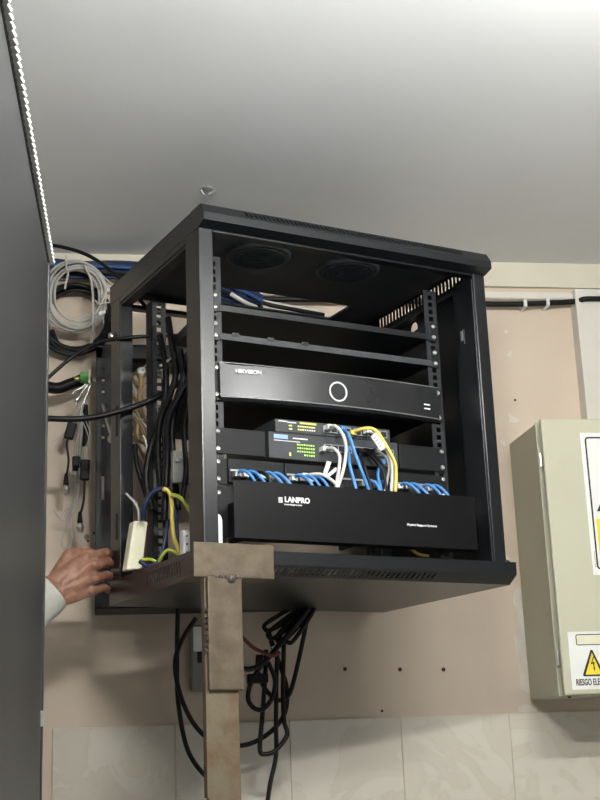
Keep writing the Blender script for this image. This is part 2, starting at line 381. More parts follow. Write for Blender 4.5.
# rebuild the roof sheet around its cable opening
me = cv.data; bpy.data.objects.remove(cv)
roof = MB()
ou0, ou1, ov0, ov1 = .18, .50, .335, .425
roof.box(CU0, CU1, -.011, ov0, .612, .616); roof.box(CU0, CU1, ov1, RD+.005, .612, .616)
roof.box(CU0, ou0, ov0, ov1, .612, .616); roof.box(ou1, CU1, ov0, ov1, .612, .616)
cover = part('top_cover', roof, 'rack_roof_hazed', rack, FR)
fr_ = MB()
fr_.prism([(-.002, .576), (-.024, .5825), (-.024, .5965), (-.022, .597), (-.022, .584), (-.002, .578)], 'x', CU0-.001, CU1+.001)
part('cover_front', fr_, 'rack_black', cover, FR)
nsl = 52; s0, s1 = .085, .545
d = Vector((0, .013, .0195)); ln = d.length
part('vent_strip', MB().perf((CU0-.001, -.024, .5965), (1, 0, 0), d, CU1-CU0+.002, ln, [(s0+i*(s1-s0)/nsl, s0+i*(s1-s0)/nsl+.0045, .007, ln-.005, -.004) for i in range(nsl)], .0012), 'rack_black', cover, FR)
for ux, dx in ((CU0-.001, 1), (CU1+.001, -1)):                     # end cheeks of the cover
    part('cover_cheek', MB().prism([(-.002, .576), (-.024, .5825), (-.024, .5965), (-.011, .616), (.03, .616), (.03, .576)], 'x', ux, ux+.0015*dx), 'rack_black', cover, FR)
ns = 26
part('cover_side', MB().box(CU0, CU0+.0015, 0, RD+.005, .578, .614), 'rack_black', cover, FR)
for ux, dx in ((CU1-.002, 1),):
    part('cover_side', MB().perf((ux, .0, .578), (0, 1, 0), (0, 0, 1), RD+.005, .036, [(.06+i*.0125, .06+i*.0125+.0055, .009, .030, 0) for i in range(ns)], .0015), 'rack_black', cover, FR)
part('cover_back', MB().box(CU0, CU1, RD+.003, RD+.005, .600, .612), 'rack_black', cover, FR)
# frame members
part('top_rail', MB().box(PW, RW-PW, 0.0, .02, .572, RH), 'rack_black', rack, FR, bv=.001)
part('top_rail', MB().box(PW, RW-PW, RD-.02, RD, .570, RH), 'rack_black', rack, FR, bv=.001)
for ua in (0.0, RW-.015): part('side_rail', MB().box(ua, ua+.015, PD, RD-.05, .566, RH), 'rack_black', rack, FR, bv=.001)
# fan plates under the roof
for cu in (.19, .385):
    fp = part('fan', MB().lathe((cu, .15, .612), (0, 0, -1), [(0, .062), (.006, .062), (.008, .058), (.008, .052), (.004, .050)], 28), 'fan_black', rack, FR)
    gr = MB()
    for rr in (.016, .028, .040, .050): gr.tube([(cu+rr*math.cos(a), .15+rr*math.sin(a), .6025) for a in np.linspace(0, 2*math.pi, 24, endpoint=False)], .0012, 5, 1, closed=True)
    for a in (0.4, 2.0, 3.5, 5.1): gr.tube([(cu, .15, .6025), (cu+.056*math.cos(a), .15+.056*math.sin(a), .6025)], .0014, 5, 1)
    part('fan_guard', gr, 'fan_black', fp, FR)
# base: shell with slotted front chamfer and slotted side rails
base = part('base', MB().box(0, .600, -.005, RD, -.0195, -.0165).box(0, .600, -.028, .004, .0165, .018), 'rack_black', rack, FR)
part('base_front', MB().box(-.001, .599, -.028, -.0265, -.004, .018), 'rack_black', base, FR, bv=.0008)
d = Vector((0, .023, -.0155)); ln = d.length
bslots = [(.10+i*.0102, .10+i*.0102+.0045, .006, ln-.006, -.003) for i in range(33)]
part('vent_strip', MB().perf((-.001, -.028, -.004), (1, 0, 0), d, .600, ln, bslots, -.0012), 'rack_black', base, FR)
for ux, dx in ((-.001, 1), (.599, -1)):
    part('base_cheek', MB().prism([(-.028, .018), (-.028, -.004), (-.005, -.0195), (.03, -.0195), (.03, .018)], 'x', ux, ux+.0015*dx), 'rack_black', base, FR)
for ux in (0.0, .600):
    part('base_side', MB().perf((ux, .0, -.0195), (0, 1, 0), (0, 0, 1), RD, .0455, [(.09+i*.011, .09+i*.011+.0045, .014, .036, .004) for i in range(14)], .0015), 'rack_black', base, FR)
part('base_screw', screw((.592, -.012, .018), (0, 0, 1), .005, .006), 'rail_black', base, FR)
# right side panel with a round knock-out (hole) seen from inside
rsp = MB(); hv, hw, hr = .245, .545, .0135
n = 20; ring = [(hv+hr*math.cos(2*math.pi*i/n), hw+hr*math.sin(2*math.pi*i/n)) for i in range(n)]
v0_, v1_, w0_, w1_ = PD, RD-.05, .026, .566
sq = []
for i in range(n):
    a = 2*math.pi*i/n; c_, s_ = math.cos(a), math.sin(a); k = .0195/max(abs(c_), abs(s_)); sq.append((hv+c_*k, hw+s_*k))
for t0 in (.5965, .598):
    rsp.add([(t0, *q) for q in ring]+[(t0, *q) for q in sq], [(i, (i+1)%n, n+(i+1)%n, n+i) for i in range(n)])
    a0, a1, b0, b1 = hv-.0195, hv+.0195, hw-.0195, hw+.0195
    for (p0, p1, q0, q1) in ((v0_, v1_, w0_, b0), (v0_, v1_, b1, w1_), (v0_, a0, b0, b1), (a1, v1_, b0, b1)):
        rsp.add([(t0, p0, q0), (t0, p1, q0), (t0, p1, q1), (t0, p0, q1)], [(0, 1, 2, 3)])
part('side_panel', rsp, 'rack_black', rack, FR)
# door-hinge strip and latch on the inner face of the right front post
hs = part('post_lining', MB().box(.5695, .573, .002, .066, .022, .566), 'rack_black', rack, FR, bv=.001)
part('latch', MB().box(.566, .5705, .034, .046, .445, .475), 'rail_black', hs, FR, bv=.001)
part('latch_tab', MB().box(.565, .5685, .036, .043, .452, .472), 'plastic_grey', hs, FR, bv=.0008)
# 19-inch mounting rails with square holes
RV = 0.09
def rail(uc, v, side):
    mb = MB(); U3 = .04445/3; sl = [(.012+i*U3, .012+i*U3+.0092, .010, .0195, 0) for i in range(35)]
    mb.perf((uc-.01475, v, .032), (0, 0, 1), (1, 0, 0), .535, .0295, sl, -.0018)
    mb.box(uc-.01475 if side < 0 else uc+.0125, uc-.0125 if side < 0 else uc+.01475, v, v+.03, .032, .567)
    return part('mounting_rail', mb, 'rail_black', rack, FR)
for uc, sd in ((.0675, -1), (.5325, 1)): rail(uc, RV, sd); rail(uc, .345, sd)
for w in (.5635,):                                      # side braces that carry the rails
    for ua in (.002, .578): part('rail_brace', MB().box(ua, ua+.02, PD, RD-.05, w-.0035, w+.0035), 'rail_black', rack, FR, bv=.001)
# wall-fixed rear section the rack is hinged to (built square to the wall)
WX0, WX1, WZ0, WZ1, WY = -.011, .590, .313+CZ, .875+CZ, -.12
ws = part('wall_section', MB().box(WX0, WX1, WY, 0, WZ0, WZ0+.0025).box(WX0, WX1, WY, WY+.0025, WZ0, WZ0+.024), 'rail_black', rack)
part('wall_section_top', MB().box(WX0, WX1, WY, 0, WZ1-.0025, WZ1).box(WX0, WX1, WY, WY+.0025, WZ1-.03, WZ1), 'rail_black', ws)
lf = MB(); L2 = WZ1-WZ0-.06
lf.perf((WX0, WY, WZ0+.024), (0, 0, 1), (1, 0, 0), L2+.03, .034, [(a, a+b_, .012, .018, 0) for a, b_ in ((.03, .006), (.06, .006), (.20, .05), (.33, .006), (.355, .006), (.43, .006), (.455, .006), (.48, .006), (.51, .006))], -.002)
lf.box(WX0, WX0+.002, WY, 0, WZ0+.002, WZ1-.002)
part('wall_section_side', lf, 'rail_black', ws)
part('wall_section_side', MB().box(WX1-.034, WX1, WY, WY+.002, WZ0+.024, WZ1-.03).box(WX1-.002, WX1, WY, 0, WZ0+.002, WZ1-.002), 'rail_black', ws)
hz = []
for z in (.06, .30, .53):
    c = FR @ Vector((RW-.002, RD+.004, z)); part('hinge', MB().lathe((c.x, c.y, c.z-.03), (0, 0, 1), [(0, .006), (.06, .006)], 12), 'rail_black', rack)
# lock stay and cam between the wall section and the rear post
a_ = WP(103, 405, -.16); b_ = WP(113, 439, -.30)
st = part('lock_stay', MB().tube([a_, (a_+b_)/2+Vector((0, 0, -.004)), b_], .0035, 8, 4), 'steel', rack)
part('lock_cam', MB().lathe(b_, (-.3, -1, 0), [(0, .010), (.004, .010), (.006, .008), (.006, .004), (.009, .004), (.009, .001)], 16), 'steel', st)
c = FR @ Vector((-.001, RD-.02, .505)); part('lock_barrel', MB().lathe(c, (-1, -.2, 0), [(0, .008), (.008, .008), (.010, .006), (.010, .002)], 14), 'steel', rack)

# ------------------------------------------------------------------ things mounted in the rack
U2 = (0, -1, 0)
def ears(t, w0, w1, u0_, u1_, m_='device_black', v=RV-.0035, scr=True):
    for ua, ub, uc in ((.059, u0_, .0675), (u1_, .541, .5325)):
        e = part('rack_ear', MB().box(ua, ub, v, v+.003, w0, w1), m_, t, FR, bv=.0006)
        if scr:
            for w in (w0+.008, w1-.008): part('screw', screw((uc, v, w), U2, .0048, .004), 'steel', e, FR)
# two cantilever shelf trays
for i, (w0, w1, mt) in enumerate(((.463, .475, 0), (.410, .422, 1))):
    lab = ('upper empty black cantilever tray near the top of the rack', 'lower black tray just above the silver-edged recorder')[i]
    t = thing('shelf_tray', lab, 'shelf', (.3, RV, w0), FR)
    part('tray', MB().box(.0765, .5235, RV, RV+.215, w0+.001, w0+.0025), 'rack_inner', t, FR)
    part('front_lip', MB().box(.0765, .5235, RV-.0045, RV-.003, w0, w1).box(.0765, .5235, RV-.0045, RV, w0, w0+.0015), 'switch_grey' if i else 'rack_black', t, FR, bv=.0006)
    for u in (.0765, .522): part('side_flange', MB().prism([(RV-.003, w0), (RV+.215, w0), (RV+.215, w0+.012), (RV+.02, w0+.036), (RV-.003, w0+.036)], 'x', u, u+.0015), 'rack_inner', t, FR)
    if i:
        for u in (.10, .17, .24): part('edge_tab', MB().box(u, u+.014, RV-.0055, RV-.004, w1-.004, w1+.003), 'rack_black', t, FR)
    ears(t, w0-.002, w0+.036, .0765, .5235, 'rack_black')
# network video recorder: bowed front
t = thing('video_recorder', 'wide recorder with bowed dark front and printed white ring', 'video recorder', (.3, RV, .298), FR)
w0, w1 = .2985, .3660
part('body', MB().box(.082, .520, RV+.004, RV+.30, w0+.004, w1-.004), 'device_black', t, FR, bv=.002)
fm = MB(); NU = 24
def bow(s): return RV-.010-.020*(1-s*s)
for i in range(NU+1):
    s_ = -1+2*i/NU; u = .3+s_*.228; vb = bow(s_)
    dz = .009*(1-s_*s_)
    fm.v += [(u, RV+.004, w1), (u, vb+.010*(1-s_*s_)+.0, w1), (u, vb, w1-.004-.0*dz), (u, vb-.002, w0+.004), (u, vb+.004, w0-.001), (u, RV+.004, w0)]
for i in range(NU):
    for k in range(6):
        a, b_ = i*6+k, i*6+(k+1)%6
        fm.f.append([a, b_, b_+6, a+6]); fm.sm.append(False)
fm.f += [[0, 1, 2, 3, 4, 5], [NU*6+k for k in range(5, -1, -1)]]; fm.sm += [False, False]
fp = part('front_panel', fm, 'nvr_face', t, FR)
el = MB(); el.tube([(.3+s*.228, bow(s)-.0018, w0+.0042) for s in np.linspace(-1, 1, 25)], .0011, 6, 1)
el.tube([(.3+s*.228, bow(s)+.010*(1-s*s), w1) for s in np.linspace(-1, 1, 25)], .0009, 6, 1)
part('edge_trim', el, 'nvr_edge', fp, FR)
def on_face(u): return bow((u-.3)/.228)-.0018
part('printed_ring', MB().tube([(.2965+.0172*math.cos(a), on_face(.2965+.0172*math.cos(a))-.0006, .3285+.0172*math.sin(a)) for a in np.linspace(0, 2*math.pi, 36, endpoint=False)], .0017, 6, 1, closed=True), 'print_white', fp, FR)  # ring is plain white print on the front
part('lettering', text_mb('HIKVISION', .0100, (.098, on_face(.098)-.0026, .3465), (1, (on_face(.146)-on_face(.098))/.048, 0), (0, 0, 1), width=.047, bold=.0002), 'print_white', fp, FR)
for w in (.3275, .3195): part('indicator', MB().obox((.498, on_face(.498)-.0008, w), (1, .13, 0), (0, 1, 0), (0, 0, 1), .007, .0006, .0012), 'print_white', fp, FR)
ears(t, .3, .365, .082, .520, 'device_black')
# network switch with wide rack ears
t = thing('network_switch', 'wide grey network switch held by long plain rack ears', 'network switch', (.3, RV, .202), FR)
sw0, sw1 = .202, .2505
bd = part('body', MB().box(.166, .434, RV-.006, RV+.17, sw0, sw1), 'switch_grey', t, FR, bv=.0015)
for ua, ub, uc in ((.059, .160, .0675), (.438, .541, .5325)):
    e = part('rack_ear', MB().box(ua, ub, RV-.004, RV, sw0+.001, sw1-.001), 'device_black', t, FR, bv=.001)
    for w in (sw0+.009, sw1-.009): part('screw', screw((uc, RV-.004, w), U2, .0048, .004), 'steel', e, FR)
FV = RV-.0062
def front_print(t, u, w, wd_, hg, m_, nm, v=FV): return part(nm, MB().box(u, u+wd_, v-.0004, v, w, w+hg), m_, t, FR)
front_print(bd, .176, .2385, .028, .0075, 'print_blue', 'logo_band')
front_print(bd, .214, .2400, .030, .0022, 'print_white', 'printed_line'); front_print(bd, .176, .2345, .052, .0012, 'print_white', 'printed_line')
lg = MB(); lg2 = MB()
for i in range(8):
    for j in range(4):
        b_ = (lg if (i+j) % 3 else lg2); u = .222+i*.0046; w = .2105+j*.0062
        if j == 0 and i < 3: continue
        b_.box(u, u+.0024, FV-.0008, FV, w, w+.0024)
part('indicator_lights', lg, 'led_green', bd, FR); part('indicator_lights', lg2, 'led_yellow', bd, FR)
front_print(bd, .206, .2085, .003, .006, 'led_yellow', 'indicator')
def port_bank(par, u, w, n, v, pitch=.0138):
    pb = part('port_bank', MB().box(u, u+n*pitch+.002, v-.0035, v, w, w+.0135), 'port_metal', par, FR, bv=.0006)
    h = MB()
    for i in range(n): h.box(u+.002+i*pitch, u+.002+i*pitch+.0115, v-.0042, v-.0034, w+.0018, w+.0115)
    part('sockets', h, 'port_hole', pb, FR)
port_bank(bd, .276, .222, 4, FV); port_bank(bd, .338, .222, 6, FV)
# smaller switch on top of it
t2 = thing('network_switch', 'thin grey network switch lying on top of the wider switch', 'network switch', (.3, RV, .2505), FR)
b2 = part('body', MB().box(.181, .420, RV-.004, RV+.14, .2512, .2752), 'switch_grey', t2, FR, bv=.0012)
FV2 = RV-.0042
front_print(b2, .187, .2705, .018, .002, 'print_white', 'printed_line', FV2); front_print(b2, .205, .2695, .018, .0018, 'print_white', 'printed_line', FV2)
front_print(b2, .230, .2695, .034, .0032, 'print_yellow', 'printed_line', FV2)
lg = MB(); lg2 = MB()
for i in range(8):
    for j in range(2):
        b_ = lg if i < 3 or j else lg2; u = .226+i*.0046; w = .2575+j*.0058; b_.box(u, u+.0024, FV2-.0008, FV2, w, w+.0024)
for w in (.2575, .2635): lg.box(.208, .214, FV2-.0008, FV2, w, w+.002)
part('indicator_lights', lg, 'led_yellow', b2, FR); part('indicator_lights', lg2, 'print_white', b2, FR)
port_bank(b2, .277, .2570, 4, FV2); port_bank(b2, .341, .2570, 5, FV2)
# patch panel
t = thing('patch_bay', 'black patch panel with four port blocks behind the cable manager', 'patch panel', (.3, RV, .150), FR)
pp = part('panel', MB().box(.059, .541, RV-.003, RV, .1495, .1955), 'device_black', t, FR, bv=.0008)
for k in range(4):
    u = .0855+k*.1095
    blk = part('port_block', MB().box(u, u+.1035, RV-.0085, RV-.003, .152, .1945), 'device_black', t, FR, bv=.0012)
    hs_ = MB(); lb = MB()
    for i in range(6):
        hs_.box(u+.006+i*.016, u+.0185+i*.016, RV-.0092, RV-.008, .158, .171)
        lb.box(u+.008+i*.016, u+.0135+i*.016, RV-.0092, RV-.008, .1835, .1855)
    part('sockets', hs_, 'port_hole', blk, FR); part('label_slots', lb, 'port_hole', blk, FR)
    part('port_frame', MB().box(u+.003, u+.101, RV-.0098, RV-.0086, .1725, .1755), 'port_metal', blk, FR)
for uc in (.0675, .5325):
    for w in (.158, .188): part('screw', screw((uc, RV-.003, w), U2, .0048, .004), 'steel', pp, FR)
# horizontal cable manager in front
t = thing('cable_manager', 'black cable manager panel with white lettering at the rack bottom', 'cable manager', (.3, 0, .036), FR)
mc = part('front_cover', MB().box(.056, .540, .002, .004, .042, .139).box(.056, .540, .002, .030, .042, .0435), 'manager_black', t, FR, bv=.0006)
part('back_plate', MB().box(.059, .541, RV-.003, RV, .058, .146), 'device_black', t, FR)
for u in (.085, .30, .51): part('bracket', MB().box(u, u+.006, .004, RV-.003, .045, .115), 'device_black', t, FR)
for u in (.0675, .5325): part('screw', screw((u, RV-.003, .134), U2, .0048, .004), 'steel', t, FR)
P1 = RL(278.5, 502.5, .002); P2 = RL(284, 501.2, .002)
part('lettering', text_mb('LANPRO', .0125, (P2.x+.001, .0018, P2.z-.001), width=.048, bold=.0005), 'print_white', mc, FR)
lgm = MB()
for w in (0, .0034, .0068): lgm.box(P1.x, P1.x+.0075, .0012, .002, P1.z+w, P1.z+w+.0022)
lgm.box(P1.x, P1.x+.002, .0012, .002, P1.z+.0034, P1.z+.009); lgm.box(P1.x+.0055, P1.x+.0075, .0012, .002, P1.z, P1.z+.0056)
part('logo', lgm, 'print_white', mc, FR)
P3 = RL(284, 504.5, .002); part('lettering', text_mb('www.lanpro.com', .0042, (P3.x, .0018, P3.z-.0008), width=.034, bold=.0001), 'print_white', mc, FR)
P4 = RL(407, 525.5, .002); part('lettering', text_mb('Physical Support Systems', .0056, (P4.x, .0018, P4.z), width=.0625, bold=.0001), 'print_white', mc, FR)

# ------------------------------------------------------------------ cords plugged into switches and patch panel
def rcord(name, mat_, pts, r, label, group=None, plug=None, extra=None):
    """pts: (px, py, v) on the rack's own depth planes"""
    P = [RL(x, y, v) for x, y, v in pts]
    t = thing(name, label, 'cable', P[0], FR, group)
    part('cord', MB().tube(P, r, 8, 6), mat_, t, FR)
    if plug:
        dv = (P[1]-P[0]).normalized() if False else Vector((0, -1, 0))
        part('plug', MB().box(P[0].x-.0055, P[0].x+.0055, P[0].y-.006, P[0].y+.014, P[0].z-.0045, P[0].z+.0045), plug, t, FR, bv=.0012)
    if extra: extra(t, P)
    return t
F1 = RV-.016
rcord('patch_cable', 'cable_white', [(329, 427, F1), (336, 426.5, .05), (343.5, 436, .04), (346, 450, .035), (343.5, 469, .03), (338.5, 486, .03), (337, 500, .03)], .0031, 'white patch cord arching out of the thin upper switch', None, 'plastic_white')
rcord('patch_cable', 'cable_white', [(324.5, 449, F1), (333.5, 448.5, .05), (339.5, 456, .04), (339, 468, .035), (336.5, 485, .03), (336, 500, .03)], .0031, 'white patch cord dropping from the wider lower switch', None, 'plastic_white')
rcord('patch_cable', 'cable_blue', [(342.5, 429, F1), (348.5, 435, .045), (354, 450, .035), (360, 466.5, .03), (368, 488, .03), (371, 502, .03)], .0031, 'bright blue patch cord slanting down from the thin upper switch', None, 'cable_blue')
rcord('patch_cable', 'cable_blue', [(347, 449, F1), (349, 456, .05), (350, 466.5, .04), (356, 488, .03), (359, 502, .03)], .0031, 'bright blue patch cord beside the white ones from the lower switch', None, 'cable_blue')
def yellow_extra(t, P): pass
rcord('patch_cable', 'cable_yellow', [(352.5, 433, F1), (364, 428.5, .05), (375.5, 430.5, .04), (386, 445.5, .035), (394, 460.5, .03), (396, 472.5, .03), (395.3, 492, .03), (395, 504, .03)], .0034, 'yellow patch cord arching over the others', None, 'cable_yellow')
def tag_extra(t, P):
    q = [RL(x, y, .034) for x, y in ((371, 436.5), (376, 432.5), (386.5, 447), (381, 451))]
    mb = MB(); mb.add(q+[p+Vector((0, .002, 0)) for p in q], [(0, 1, 2, 3), (7, 6, 5, 4), (0, 4, 5, 1), (1, 5, 6, 2), (2, 6, 7, 3), (3, 7, 4, 0)])
    tg = part('cable_tag', mb, 'plastic_white', t, FR)
    ln_ = MB(); ex = (q[1]-q[0]).normalized(); ey = (q[2]-q[1]).normalized()
    for k in range(4): c = q[0]+ex*.0045+ey*(.006+k*.006)+Vector((0, -.0004, 0)); ln_.obox(c, ex, ey, (0, 1, 0), .003, .0008, .0004)
    part('tag_print', ln_, 'plastic_grey', tg, FR)
rcord('patch_cable', 'cable_white', [(368, 431, F1), (378, 437, .05), (386.5, 450, .042), (391.5, 463.5, .036), (392, 477, .034), (391, 492, .034), (390, 504, .034)], .0028, 'white patch cord with a printed tag hanging beside the yellow one', None, 'plastic_white', tag_extra)
rcord('patch_cable', 'cable_black', [(360, 451, F1), (363.5, 463.5, .05), (371, 488, .04), (373, 502, .04)], .0028, 'black patch cord nearest the bright blue ones', None, 'plastic_black')
rcord('patch_cable', 'cable_black', [(365, 451, F1), (375.5, 460.5, .05), (384, 474, .04), (386, 500, .04)], .0028, 'black patch cord in the middle of the black ones', None, 'plastic_black')
rcord('patch_cable', 'cable_black', [(370, 452, F1), (380, 461, .06), (387, 476, .05), (388, 500, .05)], .0028, 'black patch cord nearest the yellow one', None, 'plastic_black')
rcord('patch_cable', 'cable_grey', [(376, 451, F1), (386, 457, .055), (389, 469.5, .045), (385, 489.8, .04), (383, 503, .04)], .0024, 'thin grey patch cord bowing out beside the yellow one', None, 'plastic_grey')
rcord('patch_cable', 'cable_blue', [(381.5, 462, F1), (378, 474, .055), (381, 490, .045), (383, 503, .045)], .0031, 'short blue patch cord half hidden behind the black ones', None, 'cable_blue')
def flap(t, P):
    for q in (((323, 474), (327, 461), (331.5, 462), (326.5, 476)), ((327, 474.5), (336, 467), (338, 470), (329, 477))):
        Q = [RL(x, y, .045) for x, y in q]; mb = MB(); mb.add(Q+[p+Vector((0, .001, 0)) for p in Q], [(0, 1, 2, 3), (7, 6, 5, 4), (0, 4, 5, 1), (1, 5, 6, 2), (2, 6, 7, 3), (3, 7, 4, 0)]); part('tape_flag', mb, 'plastic_white', t, FR)
rcord('patch_cable', 'cable_white', [(304, 476, RV-.014), (312, 474.5, .06), (321, 474.5, .045), (330, 479, .035), (337, 486.5, .03), (339, 500, .03)], .0031, 'white patch cord with tape flags curling out of the patch panel', None, 'plastic_white', flap)
# short blue patch cords in the patch panel
for k, i, dx in ((0, 0, 8), (0, 1, 9), (0, 3, 10), (0, 4, 10), (1, 0, 9), (1, 1, 8), (1, 2, 8), (2, 2, 6), (2, 4, 7), (3, 0, 10), (3, 1, 11), (3, 3, 9), (3, 4, 9)):
    u = .0855+k*.1095+.012+i*.016; w = .165
    P = [Vector((u, RV-.012, w)), Vector((u+.002, RV-.03, w+.004)), Vector((u+.009, RV-.045, w-.004)), Vector((u+dx*.0022, RV-.055, w-.026)), Vector((u+dx*.0024, RV-.056, w-.055))]
    t = thing('patch_cable', 'short blue patch cord plugged into the patch panel', 'cable', P[0], FR, 'short blue patch cords of the patch panel')
    part('cord', MB().tube(P, .003, 8, 5), 'cable_blue', t, FR)
    part('plug', MB().box(u-.0055, u+.0055, RV-.022, RV-.008, w-.004, w+.004), ('plastic_white' if (i+k) % 2 else 'port_metal'), t, FR, bv=.001)
for k, i in ((0, 2), (1, 3), (1, 4)):
    u = .0855+k*.1095+.012+i*.016; w = .165
    P = [Vector((u, RV-.012, w)), Vector((u+.003, RV-.034, w+.003)), Vector((u+.012, RV-.05, w-.012)), Vector((u+.014, RV-.052, w-.055))]
    t = thing('patch_cable', 'short black patch cord plugged into the patch panel', 'cable', P[0], FR, 'short black patch cords of the patch panel')
    part('cord', MB().tube(P, .0032, 8, 5), 'cable_black', t, FR)
    part('plug', MB().box(u-.0055, u+.0055, RV-.022, RV-.008, w-.004, w+.004), 'plastic_black', t, FR, bv=.001)

# ------------------------------------------------------------------ things on the rack floor
FZ = -.018
def leaning_box(name, quad, v0, v1, mat_, label, cat):
    q = [RL(x, y, v0) for x, y in quad]; mb = MB()
    mb.add(q+[p+Vector((0, v1-v0, 0)) for p in q], [(0, 1, 2, 3), (7, 6, 5, 4), (0, 4, 5, 1), (1, 5, 6, 2), (2, 6, 7, 3), (3, 7, 4, 0)])
    return q, mb
q, mb = leaning_box('', ((134, 520.5), (148.5, 521.5), (142, 569), (126.5, 570)), .30, .325, '', '', '')
t = thing('power_adapter', 'ivory plastic power adapter leaning inside the open side of the rack', 'adapter', (q[3]+q[2])/2, FR)
part('case', mb, 'plastic_ivory', t, FR, bv=.003)
c = (q[0]+q[1])/2; part('lead', MB().tube([c+Vector((0, .012, -.004)), c+Vector((.0, .02, .03)), c+Vector((-.01, .05, .06))], .0022, 8), 'cable_white', t, FR)
c = RL(217.5, 548, .012)
t = thing('power_adapter', 'white rounded plug-in adapter standing behind the front post', 'adapter', c, FR)
mb = MB(); a = RL(212, 548, .012); b_ = RL(222.5, 514, .012)
zt = b_.z; prof = [(a.x, c.z-.012), (b_.x, c.z-.012), (b_.x, zt-.01), (b_.x-.003, zt-.002), (b_.x-.007, zt), (a.x, zt)]
part('case', mb.prism(prof, 'y', .012, .045), 'plastic_white', t, FR, bv=.002)
part('lead', MB().tube([(b_.x-.006, .02, c.z-.012), (b_.x+.008, .018, c.z-.010), (b_.x+.02, .03, c.z-.014)], .002, 8), 'cable_white', t, FR)
q0, q1 = RL(183, 530, .13), RL(192, 556, .13)
t = thing('power_strip', 'light grey perforated power strip standing on the rack floor', 'power strip', (q0.x, .13, q1.z), FR)
part('body', MB().box(q0.x, q0.x+.05, .13, .145, q1.z-.006, q0.z), 'plastic_white', t, FR, bv=.002)
h = MB()
for k in range(3):
    for j in range(2): h.lathe((q0.x+.007+j*.008, .1302, q1.z+.006+k*.014), (0, -1, 0), [(0, .002), (.0006, .002)], 8)
part('outlet_holes', h, 'port_hole', t, FR)
q0, q1 = RL(173, 450, .20), RL(194, 484, .20)
t = thing('metal_case', 'plain grey metal converter case mounted deep in the rack', 'converter', (q0.x, .20, q1.z), FR)
part('case', MB().box(q0.x, q0.x+.09, .20, .212, q1.z, q0.z), 'plastic_grey', t, FR, bv=.002)
part('screw', screw((q0.x+.009, .20, q0.z-.018), U2, .005, .003), 'steel', t, FR)
def rcable(mat_, pts, r, label, group=None, name='cable', res=8):
    P = [RL(x, y, v) for x, y, v in pts]
    return solo(name, MB().tube(P, r, 8, res), mat_, label, 'cable', P[0], FR, group)
rcable('cable_darkblue', [(143, 520, .28), (144, 508, .27), (150, 495, .26), (160, 489, .25), (169, 490, .24), (172, 500, .24), (176, 520, .24), (177, 545, .24)], .0042, 'dark blue cable looping up inside the open rack side')
rcable('cable_yellow', [(163, 489, .22), (168, 491, .22), (171.5, 500, .22), (172, 520, .22), (174, 538, .22), (177, 546, .22), (180, 556, .22)], .0040, 'yellow cable dropping straight down inside the open rack side')
rcable('cable_green', [(172, 495, .21), (179, 497, .20), (186, 505, .19), (192, 516, .18), (198, 530, .17)], .0038, 'yellow-green cable curving towards the front post')
rcable('cable_green', [(140, 563, .27), (142, 560, .26), (150, 559.5, .25), (158, 562, .24), (162, 556, .23), (168, 550, .22), (176, 553, .21), (180, 558, .20)], .0030, 'thin yellow-green wire snaking over the rack floor')
rcable('cable_darkblue', [(140, 561, .26), (146, 566, .25), (154, 565, .24), (160, 558, .24), (165, 540, .24), (168, 520, .25)], .0034, 'dark blue wire lying on the rack floor by the ivory adapter')
rcable('cable_blue', [(175, 520, .25), (177, 514, .25), (175, 508, .26), (171, 500, .27)], .0034, 'short bright blue loop beside the yellow cable')
rcable('cable_yellow', [(405, 543, .05), (410, 548, .045), (418, 554, .04), (428, 556, .05)], .0030, 'yellow wire end lying under the cable manager')
for i in range(6):                                              # cable ends resting on the floor just behind the slotted lip
    P = [Vector((.13+i*.055, .02, -.0128)), Vector((.155+i*.055, .012+.003*(i % 2), -.0128)), Vector((.18+i*.055, .02, -.0128)), Vector((.20+i*.055, .05, -.0128))]
    c_ = (('cable_yellow', 'yellow'), ('cable_black', 'black'), ('cable_green', 'yellow-green'))[i % 3]
    solo('cable', MB().tube(P, .0030, 8, 5), c_[0], c_[1]+' cable lying behind the slotted lip of the rack base', 'cable', P[0], FR, c_[1]+' cables lying behind the rack lip')
# black cable bundles in the depth of the rack, seen through the open side
bl = [[(168, 318, .30), (172, 345, .28), (176, 372, .27), (170, 395, .28), (160, 420, .30), (158, 450, .31), (160, 490, .30)],
      [(180, 350, .24), (183, 378, .23), (176, 402, .24), (172, 432, .25), (174, 470, .25), (178, 510, .25)],
      [(160, 335, .33), (166, 372, .31), (163, 410, .31), (150, 450, .33), (146, 480, .33), (152, 510, .32)],
      [(188, 380, .2), (180, 395, .2), (168, 420, .22), (167, 460, .24), (164, 520, .25)],
      [(135, 445, .38), (137, 465, .37), (143, 485, .36), (148, 500, .34)],
      [(190, 400, .2), (184, 430, .2), (186, 470, .2), (182, 500, .2)]]
for i, b_ in enumerate(bl): rcable('cable_black', b_, .0065 if i < 4 else .005, 'thick black power cable hanging down inside the rack', 'black power cables inside the rack')
for pts in ([(143, 435, .36), (146, 443, .36), (148, 455, .36), (147, 462, .36)], [(160, 366, .32), (166, 362, .31), (172, 358, .3), (178, 360, .3)]):
    rcable('cable_white', pts, .0022, 'short white wire end behind the rear rail', 'white wire ends behind the rear rail')
